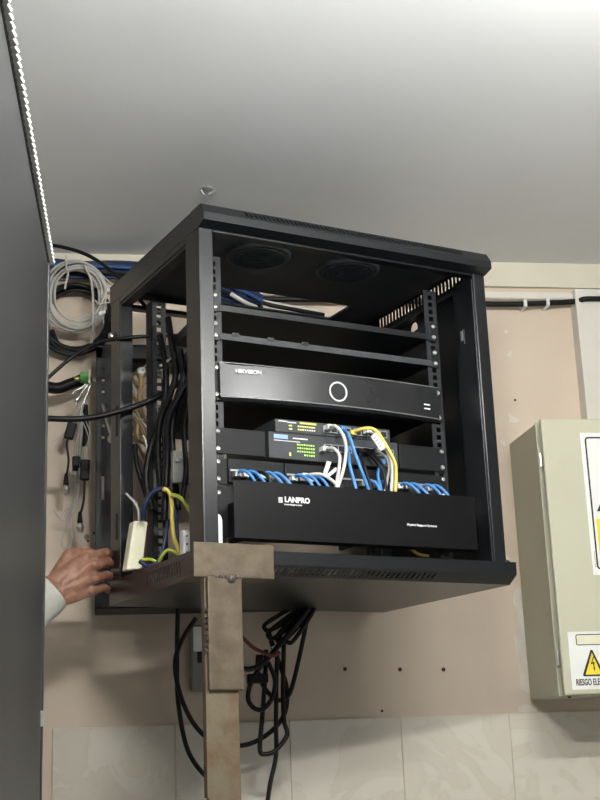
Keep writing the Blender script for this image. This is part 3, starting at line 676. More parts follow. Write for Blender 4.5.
# ------------------------------------------------------------------ tangle of tan wires behind the rack, on the wall
rr = random.Random(4)
for i in range(16):
    P = []; x = 127+rr.random()*4; y = 372+rr.random()*62; Y = -.05-.06*rr.random(); sl = rr.choice((-1, 1))*(1+rr.random()*2.2)
    for k in range(5): P.append(WP(x, y, Y)); x += 6+rr.random()*2; y += sl*5+(rr.random()-.5)*7
    tan = i % 3 != 0
    solo('wire', MB().tube(P, .0018+.0006*(i % 3), 6, 4), 'wire_tan' if tan else 'cable_white', 'thin tan wire tangled behind the rear rack post' if tan else 'thin white wire tangled behind the rear rack post', 'wire', P[0], ID, 'tangled tan wires' if tan else 'tangled white wires')
P = [WP(x, y, -.10) for x, y in ((139, 374), (141, 384), (139, 396), (141, 412), (137, 428), (139, 440))]
solo('cable', MB().tube(P, .0045, 8), 'wire_tan', 'thick tan cable hanging behind the rear rack post', 'cable', P[0])
c = WP(141, 372, -.09)
t = thing('cable_gland', 'round white cable gland hanging behind the rear rack post', 'gland', c)
part('collar', MB().lathe(c, (.1, -1, 0), [(0, .010), (.006, .010), (.010, .007), (.010, .004), (.004, .004)], 16), 'plastic_white', t)
part('stem', MB().lathe(c+Vector((0, 0, -.008)), (0, 0, -1), [(0, .006), (.022, .005), (.026, .003)], 12), 'wire_tan', t)

# ------------------------------------------------------------------ cables on the left wall
for i in range(8):
    y = 260.5+i*2.2; dy = rr.random()*2-1; Y = -.02-.012*(i % 3)
    P = [WP(20, y-1+dy, Y), WP(50, y+dy, Y), WP(80, y+1.2-dy, Y), WP(115, y+2+dy*.5, Y), WP(150, y+4+i*.5, Y-.01), WP(210, y+12+i, Y-.03), WP(245, y+26+i*.6, Y-.05), WP(262, y+36, Y-.07)]
    m_ = 'cable_darkblue' if i not in (2, 5) else ('cable_midblue' if i == 2 else 'cable_black')
    lab = {'cable_darkblue': 'dark blue network cable running along the wall under the ceiling', 'cable_midblue': 'brighter blue network cable running along the wall under the ceiling', 'cable_black': 'black cable among the blue ones under the ceiling'}[m_]
    solo('network_cable', MB().tube(P, .0042, 8, 5), m_, lab, 'cable', P[0], ID, 'dark blue cables under the ceiling' if m_ == 'cable_darkblue' else None)
def wcable(mat_, pts, r, label, name='cable', group=None):
    P = [WP(x, y, Y) for x, y, Y in pts]
    return solo(name, MB().tube(P, r, 8, 7), mat_, label, 'cable', P[0], ID, group)
for i, (dx, dy) in enumerate(((0, 0), (6, 3), (-5, 6))):        # white and black wires seen through the roof opening
    wcable('cable_white' if i != 1 else 'cable_black', [(236+dx, 288+dy, -.07-.014*i), (258+dx, 300+dy, -.08-.014*i), (285+dx, 306+dy, -.07-.014*i), (318+dx, 312+dy, -.05-.014*i)], .005, ('white cable crossing behind the roof opening of the rack', 'black cable crossing behind the roof opening of the rack', 'lower white cable crossing behind the roof opening of the rack')[i])
# grey coil and black coils
def coil(cx, cyy, Rpx, n, jit, r, Y, squash=1.0, seed=1, dR=4):
    q = random.Random(seed); P = []
    for k in range(n):
        ox, oy, R = (q.random()-.5)*jit, (q.random()-.5)*jit, Rpx+(q.random()-.5)*2*dR; Yk = Y+(q.random()-.5)*.02
        for j in range(10):
            a = 2*math.pi*j/10+.3; s = 1
            P.append(WP(cx+ox+R*math.cos(a)*(1.0), cyy+oy-R*squash*math.sin(a)+(3 if math.sin(a) < 0 else 0), Yk+.004*math.sin(3*a)))
    return P
Pc = coil(75.5, 296, 27, 12, 7, .0026, -.075, 1.06, 3, 4.5)
t = thing('cable_coil', 'coil of pale grey cable hanging on the wall beside the rack', 'cable coil', WP(75, 262, -.05))
part('loops', MB().tube(Pc, .0030, 7, 4), 'cable_grey', t)
part('tail', MB().tube([WP(x, y, -.095) for x, y in ((84, 265), (91, 280), (93, 300), (92.5, 325), (93, 338), (88, 348), (80, 352))], .0028, 7, 6), 'cable_grey', t)
part('tie', MB().tube([WP(x, y, Y) for x, y, Y in ((66, 255, -.06), (66.5, 268, -.10), (68, 274, -.105), (66, 283, -.10), (65, 289, -.09))], .0022, 6, 5), 'cable_white', t)
part('tie', MB().tube([WP(x, y, Y) for x, y, Y in ((95, 300, -.09), (99, 304, -.1), (104, 303, -.09), (113, 302, -.06))], .0015, 6, 5), 'cable_white', t)
part('connector', MB().obox(WP(102, 313, -.09), (.9, 0, .4), (0, 1, 0), (-.4, 0, .9), .008, .003, .0035), 'plastic_white', t, bv=.001)
Pk = coil(76, 318, 33, 9, 6, .0045, -.035, .95, 9, 3)
t = thing('cable_coil', 'larger coil of black cable hanging behind the pale grey coil', 'cable coil', WP(75, 270, -.02))
part('loops', MB().tube(Pk, .0048, 7, 4), 'cable_black', t)
part('tail', MB().tube([WP(x, y, -.04) for x, y in ((52, 330), (60, 345), (80, 350), (98, 342), (104, 330))], .0048, 7, 6), 'cable_black', t)
wcable('cable_black', [(20, 246, -.25), (45, 245, -.25), (62, 247, -.26), (85, 254, -.28), (105, 266, -.30), (128, 286, -.31), (150, 312, -.30), (168, 332, -.29)], .0040, 'black cable arching from the dark cabinet side into the rack top')
wcable('cable_grey', [(80, 262, -.07), (88, 264, -.06), (100, 274, -.05), (112, 285, -.05), (122, 298, -.06)], .0022, 'thin pale grey wire slanting from the coil to the trunking')
wcable('cable_black', [(30, 420, -.42), (46, 418.5, -.42), (75, 419, -.42), (100, 416, -.41), (130, 408, -.40), (155, 398, -.40), (175, 386, -.38), (187, 376, -.36), (196, 362, -.34)], .0058, 'thick black cable crossing the open rack side low down')
wcable('cable_black', [(30, 395, -.36), (50, 376, -.36), (75, 355, -.36), (100, 342, -.37), (130, 337.5, -.38), (160, 336, -.37), (190, 335, -.36)], .0040, 'black cable crossing the open rack side high up')
wcable('cable_black', [(25, 378, -.10), (45, 386, -.10), (58, 388, -.10), (70, 384, -.10), (82, 380, -.10), (88, 380, -.09)], .0125, 'very thick black cable ending at the green terminal')
# green terminal block with its wires
c = WP(84, 378, -.11)
t = thing('terminal_block', 'green screw terminal block with bare wires on the wall', 'terminal block', c)
a, b_ = WP(80, 383, -.11), WP(92, 374, -.11)
part('housing', MB().box(a.x, a.x+.019, -.125, -.10, a.z, b_.z), 'terminal_green', t, bv=.001)
part('flange', MB().box(a.x+.018, a.x+.022, -.13, -.097, a.z-.006, b_.z+.005), 'plastic_ivory', t, bv=.0008)
part('ferrule', MB().lathe(WP(74, 378.5, -.115), (1, 0, -.05), [(0, .004), (.004, .005), (.010, .005), (.013, .003), (.02, .0025)], 12), 'brass', t)
part('ferrule', MB().lathe(WP(75, 402, -.115), (.4, 0, .5), [(0, .004), (.005, .005), (.012, .004), (.02, .0025)], 12), 'steel', t)
for pts in (((93, 378), (96, 379), (99, 381), (101, 383)), ((93, 380), (96, 382), (99, 385), (100, 389)), ((88, 384), (82, 392), (77, 399), (76, 404)), ((86, 384), (80, 389), (74, 391), (73, 394)), ((90, 385), (86, 396), (81, 408), (80, 422))):
    part('wire', MB().tube([WP(x, y, -.115) for x, y in pts], .0016, 6, 5), 'steel', t)
# three baluns with BNC plugs
def balun(bx, by, ang, cx, cyy, label, ln=.033, wv=.0085):
    c = WP(bx, by, -.10); t = thing('video_balun', label, 'balun', c)
    ax = Vector((math.sin(ang), 0, math.cos(ang))); sx = Vector((math.cos(ang), 0, -math.sin(ang)))
    part('body', MB().obox(c, sx, (0, 1, 0), ax, wv, .007, ln), 'plastic_black', t, bv=.003)
    e = WP(cx, cyy, -.10); s_ = c-ax*ln
    part('pigtail', MB().tube([s_+ax*.004, s_-ax*.012, (s_+e)/2+Vector((.003, 0, 0)), e+Vector((0, 0, .012)), e], .0024, 8, 5), 'cable_black', t)
    part('boot', MB().lathe(e+Vector((0, 0, .022)), (0, 0, -1), [(0, .003), (.008, .0045), (.024, .006), (.026, .005)], 12), 'plastic_black', t)
    part('plug', MB().lathe(e+Vector((0, 0, -.003)), (.05, 0, -1), [(0, .0055), (.006, .0075), (.010, .0075), (.011, .006), (.018, .0055), (.02, .003)], 14), 'steel', t)
    for k in (-1, 1): part('lead_wire', MB().tube([c+ax*ln+sx*.003*k, c+ax*(ln+.02)+sx*.003*k, c+ax*(ln+.05)+Vector((.008+.003*k, 0, 0)), WP(80+2*k, 412, -.11)], .0011, 5, 5), 'cable_grey', t)
balun(70.5, 431, .25, 66, 484, 'black balun with a loose plug hanging highest by the wall', .018, .010)
balun(85, 470, .02, 80, 522, 'black balun with the longest pigtail hanging lowest', .022, .010)
balun(76, 462, 0, 75, 470, 'short black balun hanging between the other two', .012, .008)
for i, pts in enumerate((((82, 400), (83, 430), (78, 470), (76, 500), (66, 520), (58, 516), (54, 510)), ((86, 400), (84, 440), (80, 480), (74, 510), (65, 530), (62, 545), (70, 552)), ((83, 395), (81, 420), (82, 455), (78, 492), (72, 505), (64, 512), (66, 518)), ((80, 410), (80, 450), (74, 500), (73, 530), (70, 545), (62, 548)), ((52, 442), (60, 437), (68, 428), (74, 420)))):
    wcable('cable_grey', [(x, y, -.06-.008*i) for x, y in pts], .0011, 'thin grey wire straggling down the wall below the terminal', 'wire', 'thin grey wires on the left wall')
c0 = WP(85, 425, -.09)
solo('cable_tube', MB().tube([WP(85, 405, -.09), WP(86, 430, -.09), WP(85, 446, -.09)], .006, 8), 'plastic_black', 'short black sleeve around the thin wires on the wall', 'sleeve', c0)

# ------------------------------------------------------------------ steel prop under the rack
a = RL(192, 543, -.036); b_ = RL(272, 580, -.036)
t = thing('steel_prop', 'rusty welded steel prop holding up the front corner of the rack', 'prop', (.02, -.034, -RO.z), FR)
u0_, u1_ = -.034, .107; z0_, z1_ = -.028, .026
br = part('angle_bracket', MB().box(u0_, u1_, -.036, -.0305, z0_, z1_).box(u0_, u1_, -.036, .03, z0_-.001, z0_+.004), 'beam_steel', t, FR, bv=.0012)
part('upper_tube', MB().box(-.013, .047, -.040, -.032, -.203, z0_), 'beam_steel', t, FR, bv=.0025)
part('back_flange', MB().box(-.016, -.010, -.033, -.020, -.36, z0_), 'beam_rust', t, FR, bv=.001)
part('lower_tube', MB().box(-.014, .041, -.033, -.022, -RO.z, -.17), 'beam_rust', t, FR, bv=.003)
part('floor_plate', MB().box(-.06, .09, -.09, .07, -RO.z, -RO.z+.008), 'beam_rust', t, FR, bv=.001)
wl = MB()
for k in range(9): wl.lathe((.002+k*.0055, -.038, z0_-.001), (0, -1, -.4), [(-.003, .0042), (.001, .0045), (.003, .002)], 8)
wl.lathe((.028, -.039, z0_-.004), (0, -1, -.3), [(-.004, .008), (.002, .0075), (.005, .003)], 10)
part('weld_bead', wl, 'weld', t, FR, kind='stuff'); wl = MB()
for k in range(8): wl.lathe((-.014, -.036, -.08-k*.009), (-1, -1, 0), [(-.002, .004), (.002, .003)], 7)
part('weld_bead', wl, 'weld', t, FR, kind='stuff')

# ------------------------------------------------------------------ under the rack: outlet box and power cords
a = WP(191, 625, -.05); b_ = WP(206, 690, -.05)
t = thing('outlet_box', 'grey surface outlet box on the wall behind the steel prop', 'outlet box', (a.x, 0, b_.z))
part('body', MB().box(a.x, a.x+.065, -.05, 0, b_.z, a.z), 'plastic_grey', t, bv=.003)
part('cover', MB().box(a.x+.004, a.x+.061, -.055, -.05, a.z-.055, a.z-.004), 'plastic_white', t, bv=.002)
part('socket', MB().box(a.x+.012, a.x+.026, -.0515, -.049, a.z-.078, a.z-.050), 'port_hole', t)
PCN = [0]
def pc(pts, r, label, m_='cable_black', group=None):
    PCN[0] += 1; pts = [(x, y, Y+.035-.0105*PCN[0]) for x, y, Y in pts]
    return wcable(m_, pts, r, label, 'power_cable', group)
pc([(178, 606, -.2), (177, 650, -.16), (178, 700, -.14), (186, 745, -.13), (199, 769, -.13), (215, 783, -.13)], .0048, 'black power cord hanging in a long arc beside the prop')
pc([(196, 618, -.2), (182, 640, -.18), (175, 665, -.16), (182, 700, -.15), (197, 728, -.14), (218, 744, -.14), (245, 745, -.14), (268, 734, -.15), (284, 715, -.17), (287, 690, -.18), (280, 665, -.19), (274, 650, -.2), (268, 630, -.2)], .0048, 'black power cord swinging in a wide loop behind the prop')
pc([(310, 604, -.22), (303, 640, -.2), (294, 680, -.18), (288, 696, -.18), (278, 700, -.18), (266, 690, -.18), (258, 672, -.18), (258, 655, -.19)], .0046, 'black power cord dropping from the rack in a narrow loop')
pc([(284, 640, -.2), (283, 690, -.18), (284, 720, -.17), (287, 735, -.17), (276, 750, -.17), (266, 754, -.17), (260, 750, -.17), (262, 720, -.17), (265, 680, -.18), (266, 650, -.2)], .0046, 'black power cord forming the long lowest loop')
pc([(280, 636, -.2), (277, 660, -.17), (276, 720, -.16), (276, 755, -.15), (270, 785, -.15), (266, 815, -.15)], .0046, 'black power cord running straight down past the tiles')
pc([(262, 665, -.19), (252, 680, -.18), (248, 698, -.18), (254, 708, -.18), (263, 709, -.18), (272, 698, -.18), (275, 680, -.19), (268, 662, -.2)], .0046, 'black power cord curled in a small ring')
pc([(240, 668, -.2), (250, 669, -.2), (262, 664, -.2), (275, 650, -.2), (290, 632, -.21), (309, 608, -.22)], .0052, 'black power cord climbing from the prop to the rack')
pc([(238, 632, -.2), (246, 641, -.2), (254, 648, -.2), (262, 652, -.2), (272, 656, -.2), (280, 652, -.2)], .0036, 'red cord threaded among the black power cords', 'cable_red')
for i, (x0, y0, x1, y1) in enumerate(((266, 628, 308, 604), (270, 636, 310, 606), (279, 640, 311, 606), (288, 641, 313, 605))):
    P = []; n_ = Vector((y1-y0, x0-x1)).normalized()*4
    for lap in range(2):
        for f_, sgn in ((.05, 1), (.5, 1.2), (.93, .8), (1, 0), (.93, -.8), (.5, -1.2), (.05, -1), (-.03, 0)):
            P.append(WP(x0+(x1-x0)*f_+n_.x*sgn, y0+(y1-y0)*f_+n_.y*sgn, -.20-.008*i-.006*lap))
    solo('power_cable', MB().tube(P, .0044, 8, 5), 'cable_black', 'folded hank of black power cable tied up under the rack', 'cable', P[0], ID, 'folded cable hanks under the rack')
a = WP(247, 674, -.2); b_ = WP(268, 683, -.2)
t = thing('plug_block', 'flat black plug block hanging in the knot of power cords', 'plug', a)
part('body', MB().box(a.x, b_.x, -.21, -.19, b_.z, a.z), 'plastic_black', t, bv=.002)
part('cord_stub', MB().tube([WP(257, 676, -.2), WP(259, 664, -.2), WP(262, 655, -.2)], .004, 8, 4), 'cable_black', t)
P = [WP(274, 656, -.2), WP(279, 644, -.2)]
solo('paper_tag', MB().obox((P[0]+P[1])/2, (.9, 0, .3), (0, 1, 0), (-.3, 0, .9), .008, .0008, .010), 'plastic_white', 'small white paper tag tied to the hanging cords', 'tag', P[0])

# ------------------------------------------------------------------ electrical box
BX0, BX1, BD, BZ0, BZ1 = .926, 1.326, -.225, .110+CZ, .684+CZ
t = thing('electrical_box', 'beige steel electrical box with warning signs on its door', 'electrical box', (BX0, 0, BZ0))
part('body', MB().box(BX0, BX1, BD+.034, 0, BZ0, BZ1), 'box_beige', t, bv=.002)
part('body_lip', MB().box(BX0-.003, BX1+.003, BD+.030, BD+.036, BZ0-.002, BZ1+.002), 'box_beige', t, bv=.001)
part('gasket', MB().box(BX0+.007, BX1-.007, BD+.008, BD+.031, BZ0+.007, BZ1-.007), 'box_gasket', t)
door = part('door', MB().box(BX0-.001, BX1+.001, BD, BD+.010, BZ0-.001, BZ1+.001), 'box_beige', t, bv=.003)
part('hinge_pin', MB().lathe((BX0-.001, BD+.02, BZ0+.06), (0, 0, 1), [(0, .003), (.03, .003)], 8), 'steel', door)
part('hinge_pin', MB().lathe((BX0-.001, BD+.02, BZ1-.10), (0, 0, 1), [(0, .003), (.03, .003)], 8), 'steel', door)
part('screw', screw((WP(546, 702).x, -.15, BZ0), (0, 0, -1), .004, .004), 'rail_black', t)
# embossed mark
em = MB(); e0 = WP(560, 468, BD); 
for k, (dx, dz, wx, hz_) in enumerate(((0, 0, .013, .0016), (0, .012, .013, .0016), (0, 0, .0016, .013), (.0117, 0, .0016, .013), (.004, .005, .006, .0014), (.003, .020, .008, .0014), (.003, .026, .0014, .006), (.004, .038, .006, .0014), (.006, .046, .0014, .006), (.004, .058, .006, .0014))):
    em.box(e0.x+dx, e0.x+dx+wx, BD-.0007, BD, e0.z+dz, e0.z+dz+hz_)
part('embossed_mark', em, 'box_beige', door)
# big warning sign (flat print on a thin plate)
SA = WP(579.5, 433, BD); SB = WP(594, 575, BD)
sx0, sz1, sz0 = SA.x, SA.z, SB.z; sw = .20
sg = part('warning_sign', MB().box(sx0, sx0+sw, BD-.0015, BD, sz0, sz1), 'sign_white', door, label='large white warning sign with black border')
def frame_mb(x0, x1, z0, z1, r, w, y):
    def rr_(x0, x1, z0, z1, r):
        o = []
        for cx, cz, a0 in ((x1-r, z1-r, 0), (x0+r, z1-r, 90), (x0+r, z0+r, 180), (x1-r, z0+r, 270)):
            for k in range(5): a = math.radians(a0+k*22.5); o.append((cx+r*math.cos(a), cz+r*math.sin(a)))
        return o
    A, B = rr_(x0, x1, z0, z1, r), rr_(x0+w, x1-w, z0+w, z1-w, max(.0005, r-w)); n = len(A); mb = MB()
    mb.add([(p[0], y, p[1]) for p in A]+[(p[0], y, p[1]) for p in B]+[(p[0], y+.0006, p[1]) for p in A]+[(p[0], y+.0006, p[1]) for p in B],
           [(i, (i+1)%n, n+(i+1)%n, n+i) for i in range(n)]+[(2*n+i, 2*n+(i+1)%n, (i+1)%n, i) for i in range(n)]+[(n+i, n+(i+1)%n, 3*n+(i+1)%n, 3*n+i) for i in range(n)])
    return mb
def tri(x, z, w, h, y, inset=0): return MB().prism([(x+inset*1.7, z+inset), (x+w-inset*1.7, z+inset), (x+w/2, z+h-inset*2.1)], 'y', y, y+.0006)
part('border', frame_mb(sx0+.009, sx0+sw-.009, sz0+.011, sz1-.009, .008, .0035, BD-.0021), 'sign_black', sg)
zt_ = WP(598, 511.5, BD).z; tx_ = WP(596.5, 511.5, BD).x
part('triangle', tri(tx_, zt_, .13, .115, BD-.0021), 'sign_black', sg)
part('triangle_fill', tri(tx_, zt_, .13, .115, BD-.0027, .010), 'sign_yellow', sg)
zy1 = WP(598, 519, BD).z; zy0 = sz0+.016
part('caption_field', MB().box(WP(595.8, 519, BD).x, sx0+sw-.016, BD-.0021, BD-.0015, zy0, zy1), 'sign_yellow', sg)
fpn = MB()
for k in range(7): fpn.box(sx0+.0058, sx0+.0074, BD-.0019, BD-.0015, sz0+.016+k*.005, sz0+.0195+k*.005)
part('fine_print', fpn, 'plastic_grey', sg)
# lower sign
SA = WP(567, 632, BD); SB = WP(570, 690, BD); x0 = SA.x; z1 = SA.z; z0 = SB.z; sw = .128
sg = part('warning_sign', MB().box(x0, x0+sw, BD-.0015, BD, z0, z1), 'sign_white', door, label='white sign with yellow lightning triangle and RIESGO ELECTRICO')
zz1, zz0 = WP(576, 634.5, BD).z, WP(576, 645.5, BD).z
part('name_field', frame_mb(WP(575.5, 640, BD).x, x0+sw-.012, zz0, zz1, .004, .0016, BD-.0021), 'sign_black', sg)
part('name_field_fill', MB().box(WP(575.5, 640, BD).x+.0012, x0+sw-.0132, BD-.0017, BD-.0015, zz0+.0012, zz1-.0012), 'plastic_ivory', sg)
tx_, tz0, tz1 = WP(582.8, 676, BD).x, WP(583, 676.5, BD).z, WP(591, 649.5, BD).z
tw_ = 2*(WP(591, 649.5, BD).x-tx_); th_ = tz1-tz0
part('triangle', MB().prism([(tx_+.002, tz0), (tx_+tw_-.002, tz0), (tx_+tw_, tz0+.003), (tx_+tw_/2+.002, tz1-.001), (tx_+tw_/2-.002, tz1-.001), (tx_, tz0+.003)], 'y', BD-.0021, BD-.0015), 'sign_black', sg)
part('triangle_fill', tri(tx_, tz0, tw_, th_, BD-.0027, .0032), 'sign_yellow', sg)
cx_ = tx_+tw_/2; q = lambda a, b_: (cx_+a*tw_, tz0+b_*th_)
part('lightning_bolt', MB().prism([q(.04, .72), q(-.10, .44), q(.01, .47), q(.03, .30), q(-.0, .32), q(.055, .17), q(.09, .33), q(.06, .31), q(.075, .54), q(-.03, .51), q(.09, .72)], 'y', BD-.0033, BD-.0027), 'sign_black', sg)
p = WP(576, 685.5, BD)
part('lettering', text_mb('RIESGO ELECTRICO', .0178, (p.x, BD-.0019, p.z), width=.086, bold=.0003), 'sign_black', sg)

# ------------------------------------------------------------------ tall dark cabinet beside the camera
KX, KY, KZ = -.0655, -1.2, .635+CZ
FK = Matrix.Translation((KX, KY, 0)) @ Matrix.Rotation(-.030, 4, 'Z') @ Matrix.Translation((-KX, -KY, 0))
t = thing('tall_cabinet', 'tall dark steel cabinet with a ribbed white edge along its top', 'cabinet', (KX-.3, KY-.4, 0), FK)
part('side_panel', MB().box(KX-.012, KX-.002, KY-.80, KY-.006, .06, KZ-.0062), 'cabinet_black', t, FK, bv=.004)
part('body', MB().box(KX-.60, KX-.014, KY-.80, KY-.004, .05, KZ-.004), 'cabinet_black', t, FK, bv=.004)
part('corner_post', MB().prism([(KX-.020, KY), (KX-.004, KY), (KX, KY-.004), (KX, KY-.010), (KX-.004, KY-.013), (KX-.020, KY-.013)], 'z', .04, KZ-.004), 'cabinet_black', t, FK, bv=.0015)
part('plinth', MB().box(KX-.58, KX-.03, KY-.78, KY-.02, 0, .05), 'rack_black', t, FK, bv=.003)
part('top', MB().box(KX-.60, KX+.0, KY-.80, KY, KZ-.006, KZ), 'cabinet_black', t, FK, bv=.002)
for z in (.30, 1.32+.28): part('latch', MB().box(KX-.003, KX+.0015, KY-.020, KY-.017, z, z+.018), 'steel', t, FK, bv=.0008)
part('seam', MB().box(KX-.0021, KX-.0012, KY-.016, KY-.0145, .10, KZ-.6), 'port_hole', t, FK)
rb = MB(); N = 58
for i in range(N):
    y = KY-.012-i*.0136
    rb.obox((KX+.0005, y, KZ-.001), Vector((.45, .62, -.64)).normalized(), Vector((.8, -.6, 0)).normalized(), Vector((.35, .5, .79)).normalized(), .0066, .0040, .0020)
part('edge_ribs', rb, 'trim_rib', t, FK, bv=.0008, label='white slanted ribs along the top edge')

# ------------------------------------------------------------------ person behind the cabinet, only hand and cuff in view
class Blob:
    def __init__(s): s.v = []; s.f = []
_BT = {}
def _unit(seg):
    if seg not in _BT:
        nv = seg-2; V = [(0, 0, 1)]
        for i in range(1, nv):
            for k in range(seg): a, b = math.pi*i/nv, 2*math.pi*k/seg; V.append((math.sin(a)*math.cos(b), math.sin(a)*math.sin(b), math.cos(a)))
        V.append((0, 0, -1)); F = [(0, 1+k, 1+(k+1)%seg) for k in range(seg)]
        for i in range(nv-2):
            o_ = 1+i*seg
            for k in range(seg): F += [(o_+k, o_+seg+k, o_+seg+(k+1)%seg), (o_+k, o_+seg+(k+1)%seg, o_+(k+1)%seg)]
        o_ = 1+(nv-2)*seg; n_ = len(V)-1; F += [(o_+k, n_, o_+(k+1)%seg) for k in range(seg)]
        _BT[seg] = (np.array(V), np.array(F))
    return _BT[seg]
def ball(bl_, c, r, sc=(1, 1, 1), seg=12):
    V, F = _unit(seg); n_ = sum(len(x) for x in bl_.v)
    bl_.v.append(V*np.array(sc)*r+np.array(c)); bl_.f.append(F+n_)
def limb(bm, pts, seg=10):
    """overlapping balls swept along (point, radius) pairs: fused afterwards by a voxel remesh"""
    for (a, ra), (b, rb_) in zip(pts[:-1], pts[1:]):
        a, b = Vector(a), Vector(b); L_ = (b-a).length; n = max(2, int(L_/(min(ra, rb_)*.35))+1)
        for k in range(n+1): t_ = k/n; ball(bm, a.lerp(b, t_), ra+(rb_-ra)*t_, (1, 1, 1), seg)
def fuse(bm, vox, smooth=6, fac=.5):
    me = bpy.data.meshes.new('tmp'); me.from_pydata(np.concatenate(bm.v).tolist(), [], np.concatenate(bm.f).tolist()); ob = bpy.data.objects.new('tmp', me); COL.objects.link(ob)
    md = ob.modifiers.new('r', 'REMESH'); md.mode = 'VOXEL'; md.voxel_size = vox
    ms = ob.modifiers.new('s', 'SMOOTH'); ms.iterations = smooth; ms.factor = fac
    bpy.context.view_layer.update()
    out = bpy.data.meshes.new_from_object(ob.evaluated_get(bpy.context.evaluated_depsgraph_get())); bpy.data.objects.remove(ob); bpy.data.meshes.remove(me)
    return out
def HP(x, y, Y): return WP(x, y, Y)
hb = Blob()
wr = HP(47, 590, -.395); elb = Vector((-.255, -.44, 1.70)); sho = Vector((-.38, -.60, 1.47))
mcp = [HP(93, 556, -.378), HP(95.5, 565.5, -.384), HP(95, 578.5, -.383), HP(92, 591, -.376)]
rk = [.0105, .0108, .0103, .0092]
limb(hb, [(elb.lerp(wr, .35), .036), (elb.lerp(wr, .75), .030), (wr, .026)])
for k in range(4):                                             # metacarpals make a flat palm
    w_ = wr+Vector((.012, .004, .014-.010*k)); limb(hb, [(w_, .0175), (w_.lerp(mcp[k], .5)+Vector((0, -.002, 0)), .0150), (mcp[k]+Vector((-.010, .003, 0)), .0118), (mcp[k], rk[k])])
    limb(hb, [(w_+Vector((.01, .010, 0)), .013), (mcp[k]+Vector((-.008, .010, 0)), .010)])
pip = [HP(106.0, 552.5, -.351), HP(107.5, 562.5, -.351), HP(107, 575, -.351), HP(104, 587.5, -.350)]
tips = []
for k in range(4):
    r = rk[k]; e = pip[k]
    d1 = e+Vector((.011-.002*(k == 3), .026, -.002)); d2 = d1+Vector((.018, .014, -.001))
    limb(hb, [(mcp[k], r), (mcp[k].lerp(e, .5)+Vector((0, -.001, 0)), r*.86), (e, r*.86), (d1, r*.76), (d2, r*.66)]); tips.append((d1, d2, r*.66))
# thumb leaves the side of the palm and closes behind the index finger
tb = [(wr+Vector((.016, .012, .024)), .015), (HP(70, 556, -.365), .0150), (HP(86, 553, -.350), .0115), (HP(98, 556, -.338), .0100), (HP(105, 562, -.322), .0088)]
limb(hb, tb)
# knuckles and tendons on the back of the hand
for k in range(4):
    ball(hb, mcp[k]+Vector((-.002, -.0030, .001)), rk[k]*.92)
    limb(hb, [(wr+Vector((.026, -.013, .010-.006*k)), .0030), (mcp[k]+Vector((-.012, -.0085, .001)), .0030)])
hand_me = fuse(hb, .0019, 5, .5)
body = Blob()
hip = Vector((-.57, -.62, .96)); chest = Vector((-.57, -.62, 1.32)); neck = Vector((-.57, -.61, 1.53)); head = Vector((-.56, -.59, 1.67))
ball(body, head, .098, (.80, .95, 1.18), 20); ball(body, head+Vector((.015, .03, -.06)), .062, (.85, 1, .9), 16)
limb(body, [(neck, .056), (head+Vector((0, -.01, -.06)), .055)])
fwd = Vector((.45, .89, .1)).normalized(); sd = Vector((.89, -.45, 0)).normalized()
ball(body, head+fwd*.092+Vector((0, 0, -.012)), .017, (.8, 1, 1.4), 10)                              # nose
for k in (-1, 1):
    ball(body, head+sd*(.079*k)+Vector((0, -.005, -.005)), .026, (.5, .8, 1.2), 10)                   # ears
    ball(body, head+fwd*.082+sd*(.030*k)+Vector((0, 0, .022)), .018, (1, 1, .6), 10)                  # brows
limb(body, [(head+fwd*.082+sd*-.022+Vector((0, 0, -.050)), .010), (head+fwd*.087+Vector((0, 0, -.050)), .011), (head+fwd*.082+sd*.022+Vector((0, 0, -.050)), .010)])  # lips
for dx in (-.07, .07): limb(body, [(hip+Vector((dx, 0, .0)), .10), (chest+Vector((dx*1.1, 0, 0)), .105), (chest+Vector((dx*1.2, 0, .12)), .085)])
limb(body, [(neck+Vector((0, 0, -.04)), .06), (sho, .062)]); limb(body, [(sho, .056), (elb, .042), (elb.lerp(wr, .5), .036)])
lsh = Vector((-.76, -.60, 1.45)); lel = Vector((-.80, -.64, 1.17)); lwr = Vector((-.77, -.52, .95))
limb(body, [(neck+Vector((0, 0, -.04)), .06), (lsh, .062), (lel, .042), (lwr, .028)]); 
for k in range(4): limb(body, [(lwr, .022), (lwr+Vector((-.012+.014*(k-1.5)*.3, .03+.01*k, -.075)), .014), (lwr+Vector((-.01, .05+.012*k, -.125)), .009), (lwr+Vector((.004, .052+.012*k, -.160+.006*abs(k-1.5))), .008)])
limb(body, [(lwr+Vector((0, .02, -.02)), .014), (lwr+Vector((.02, .065, -.07)), .010), (lwr+Vector((.022, .07, -.10)), .009)])
for dx in (-.09, .09): limb(body, [(hip+Vector((dx, 0, -.04)), .092), (hip+Vector((dx*1.1, .01, -.46)), .060), (hip+Vector((dx*1.15, -.01, -.86)), .042)])
body_me = fuse(body, .012, 4, .5)
bm = bmesh.new(); bm.from_mesh(hand_me); bm.from_mesh(body_me)
pt = Vector((-.57, -.62, 0))
for v in bm.verts: v.co -= pt
pm = bpy.data.meshes.new('person'); bm.to_mesh(pm); bm.free(); pm.materials.append(MATS['skin'])
pm.polygons.foreach_set('use_smooth', [True]*len(pm.polygons))
for p_ in pm.polygons: p_.material_index = 0
person = bpy.data.objects.new('person', pm); COL.objects.link(person); person.location = pt; THINGM[person.name] = Matrix.Translation(pt)
tag(person, 'person in a light grey long-sleeved shirt gripping the rack frame', 'person')
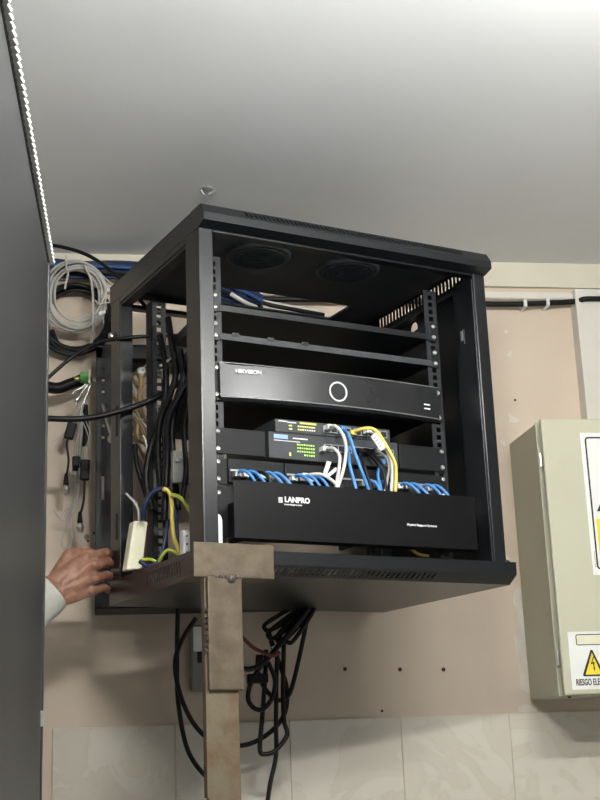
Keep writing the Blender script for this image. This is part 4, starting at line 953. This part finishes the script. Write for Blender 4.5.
def cloth(name, bm, vox, mat_, smooth=6):
    me = fuse(bm, vox, smooth)
    for v in me.vertices: v.co -= pt
    me.materials.clear(); me.materials.append(MATS[mat_]); me.polygons.foreach_set('use_smooth', [True]*len(me.polygons))
    o = bpy.data.objects.new(name, me); COL.objects.link(o); o.parent = person; return o
sb = Blob()
cuff = elb.lerp(wr, .985)
for dx in (-.07, .07): limb(sb, [(hip+Vector((dx, 0, -.04)), .118), (chest+Vector((dx*1.1, 0, 0)), .122), (chest+Vector((dx*1.3, 0, .12)), .098)])
limb(sb, [(neck+Vector((0, 0, -.05)), .070), (sho, .078)]); limb(sb, [(neck+Vector((0, 0, -.05)), .070), (lsh, .078), (lel, .058), (lel.lerp(lwr, .92), .044)])
limb(sb, [(sho, .074), (elb, .058), (elb.lerp(wr, .5), .050), (elb.lerp(wr, .80), .046)])
cloth('shirt', sb, .010, 'shirt', 4)
# cuff: an open sleeve end around the wrist
ax = (wr-elb).normalized(); c0 = elb.lerp(wr, .70); L_ = (cuff-c0).length
cf = MB().lathe(c0, ax, [(-.02, .045), (L_*.3, .0475), (L_*.55, .0455), (L_*.8, .0470), (L_+.004, .0450), (L_+.007, .0435), (L_+.004, .0415), (L_*.5, .040)], 36)
cf.f = [f for f in cf.f if len(f) == 4]; cf.sm = [True]*len(cf.f)
for i, v in enumerate(cf.v):
    v = Vector(v); n_ = math.sin(37*v.x+91*v.z)*.0012+math.sin(140*v.z+50*v.y)*.0008; dd = (v-c0); rad = dd-ax*dd.dot(ax); cf.v[i] = tuple(v+rad.normalized()*n_)
part('sleeve_cuff', cf, 'shirt', person, smooth=True)
tb_ = Blob()
limb(tb_, [(hip+Vector((-.05, 0, .02)), .125), (hip+Vector((.05, 0, .02)), .125)])
for dx in (-.09, .09): limb(tb_, [(hip+Vector((dx, 0, -.04)), .108), (hip+Vector((dx*1.1, .01, -.46)), .080), (hip+Vector((dx*1.15, -.01, -.88)), .062)])
cloth('trousers', tb_, .012, 'trousers')
for dx in (-.103, .103):
    s_ = Blob(); limb(s_, [(Vector((-.57+dx, -.655, .05)), .046), (Vector((-.57+dx, -.56, .042)), .042), (Vector((-.57+dx, -.46, .034)), .034)])
    for a_v in s_.v: a_v[:, 2] = np.maximum(a_v[:, 2], 0)
    cloth('shoe', s_, .008, 'shoe')
hr_ = Blob(); ball(hr_, head+Vector((-.008, -.016, .022)), .104, (.83, .95, 1.08), 20)
for a_v in hr_.v:
    for row_ in a_v:
        d_ = Vector(row_)-head
        if d_.dot(fwd) > .045 and d_.z < .055: row_[:] = head+d_*.72
        elif d_.z < -.03: row_[:] = head+d_*.86
cloth('hair', hr_, .008, 'hair', 3)
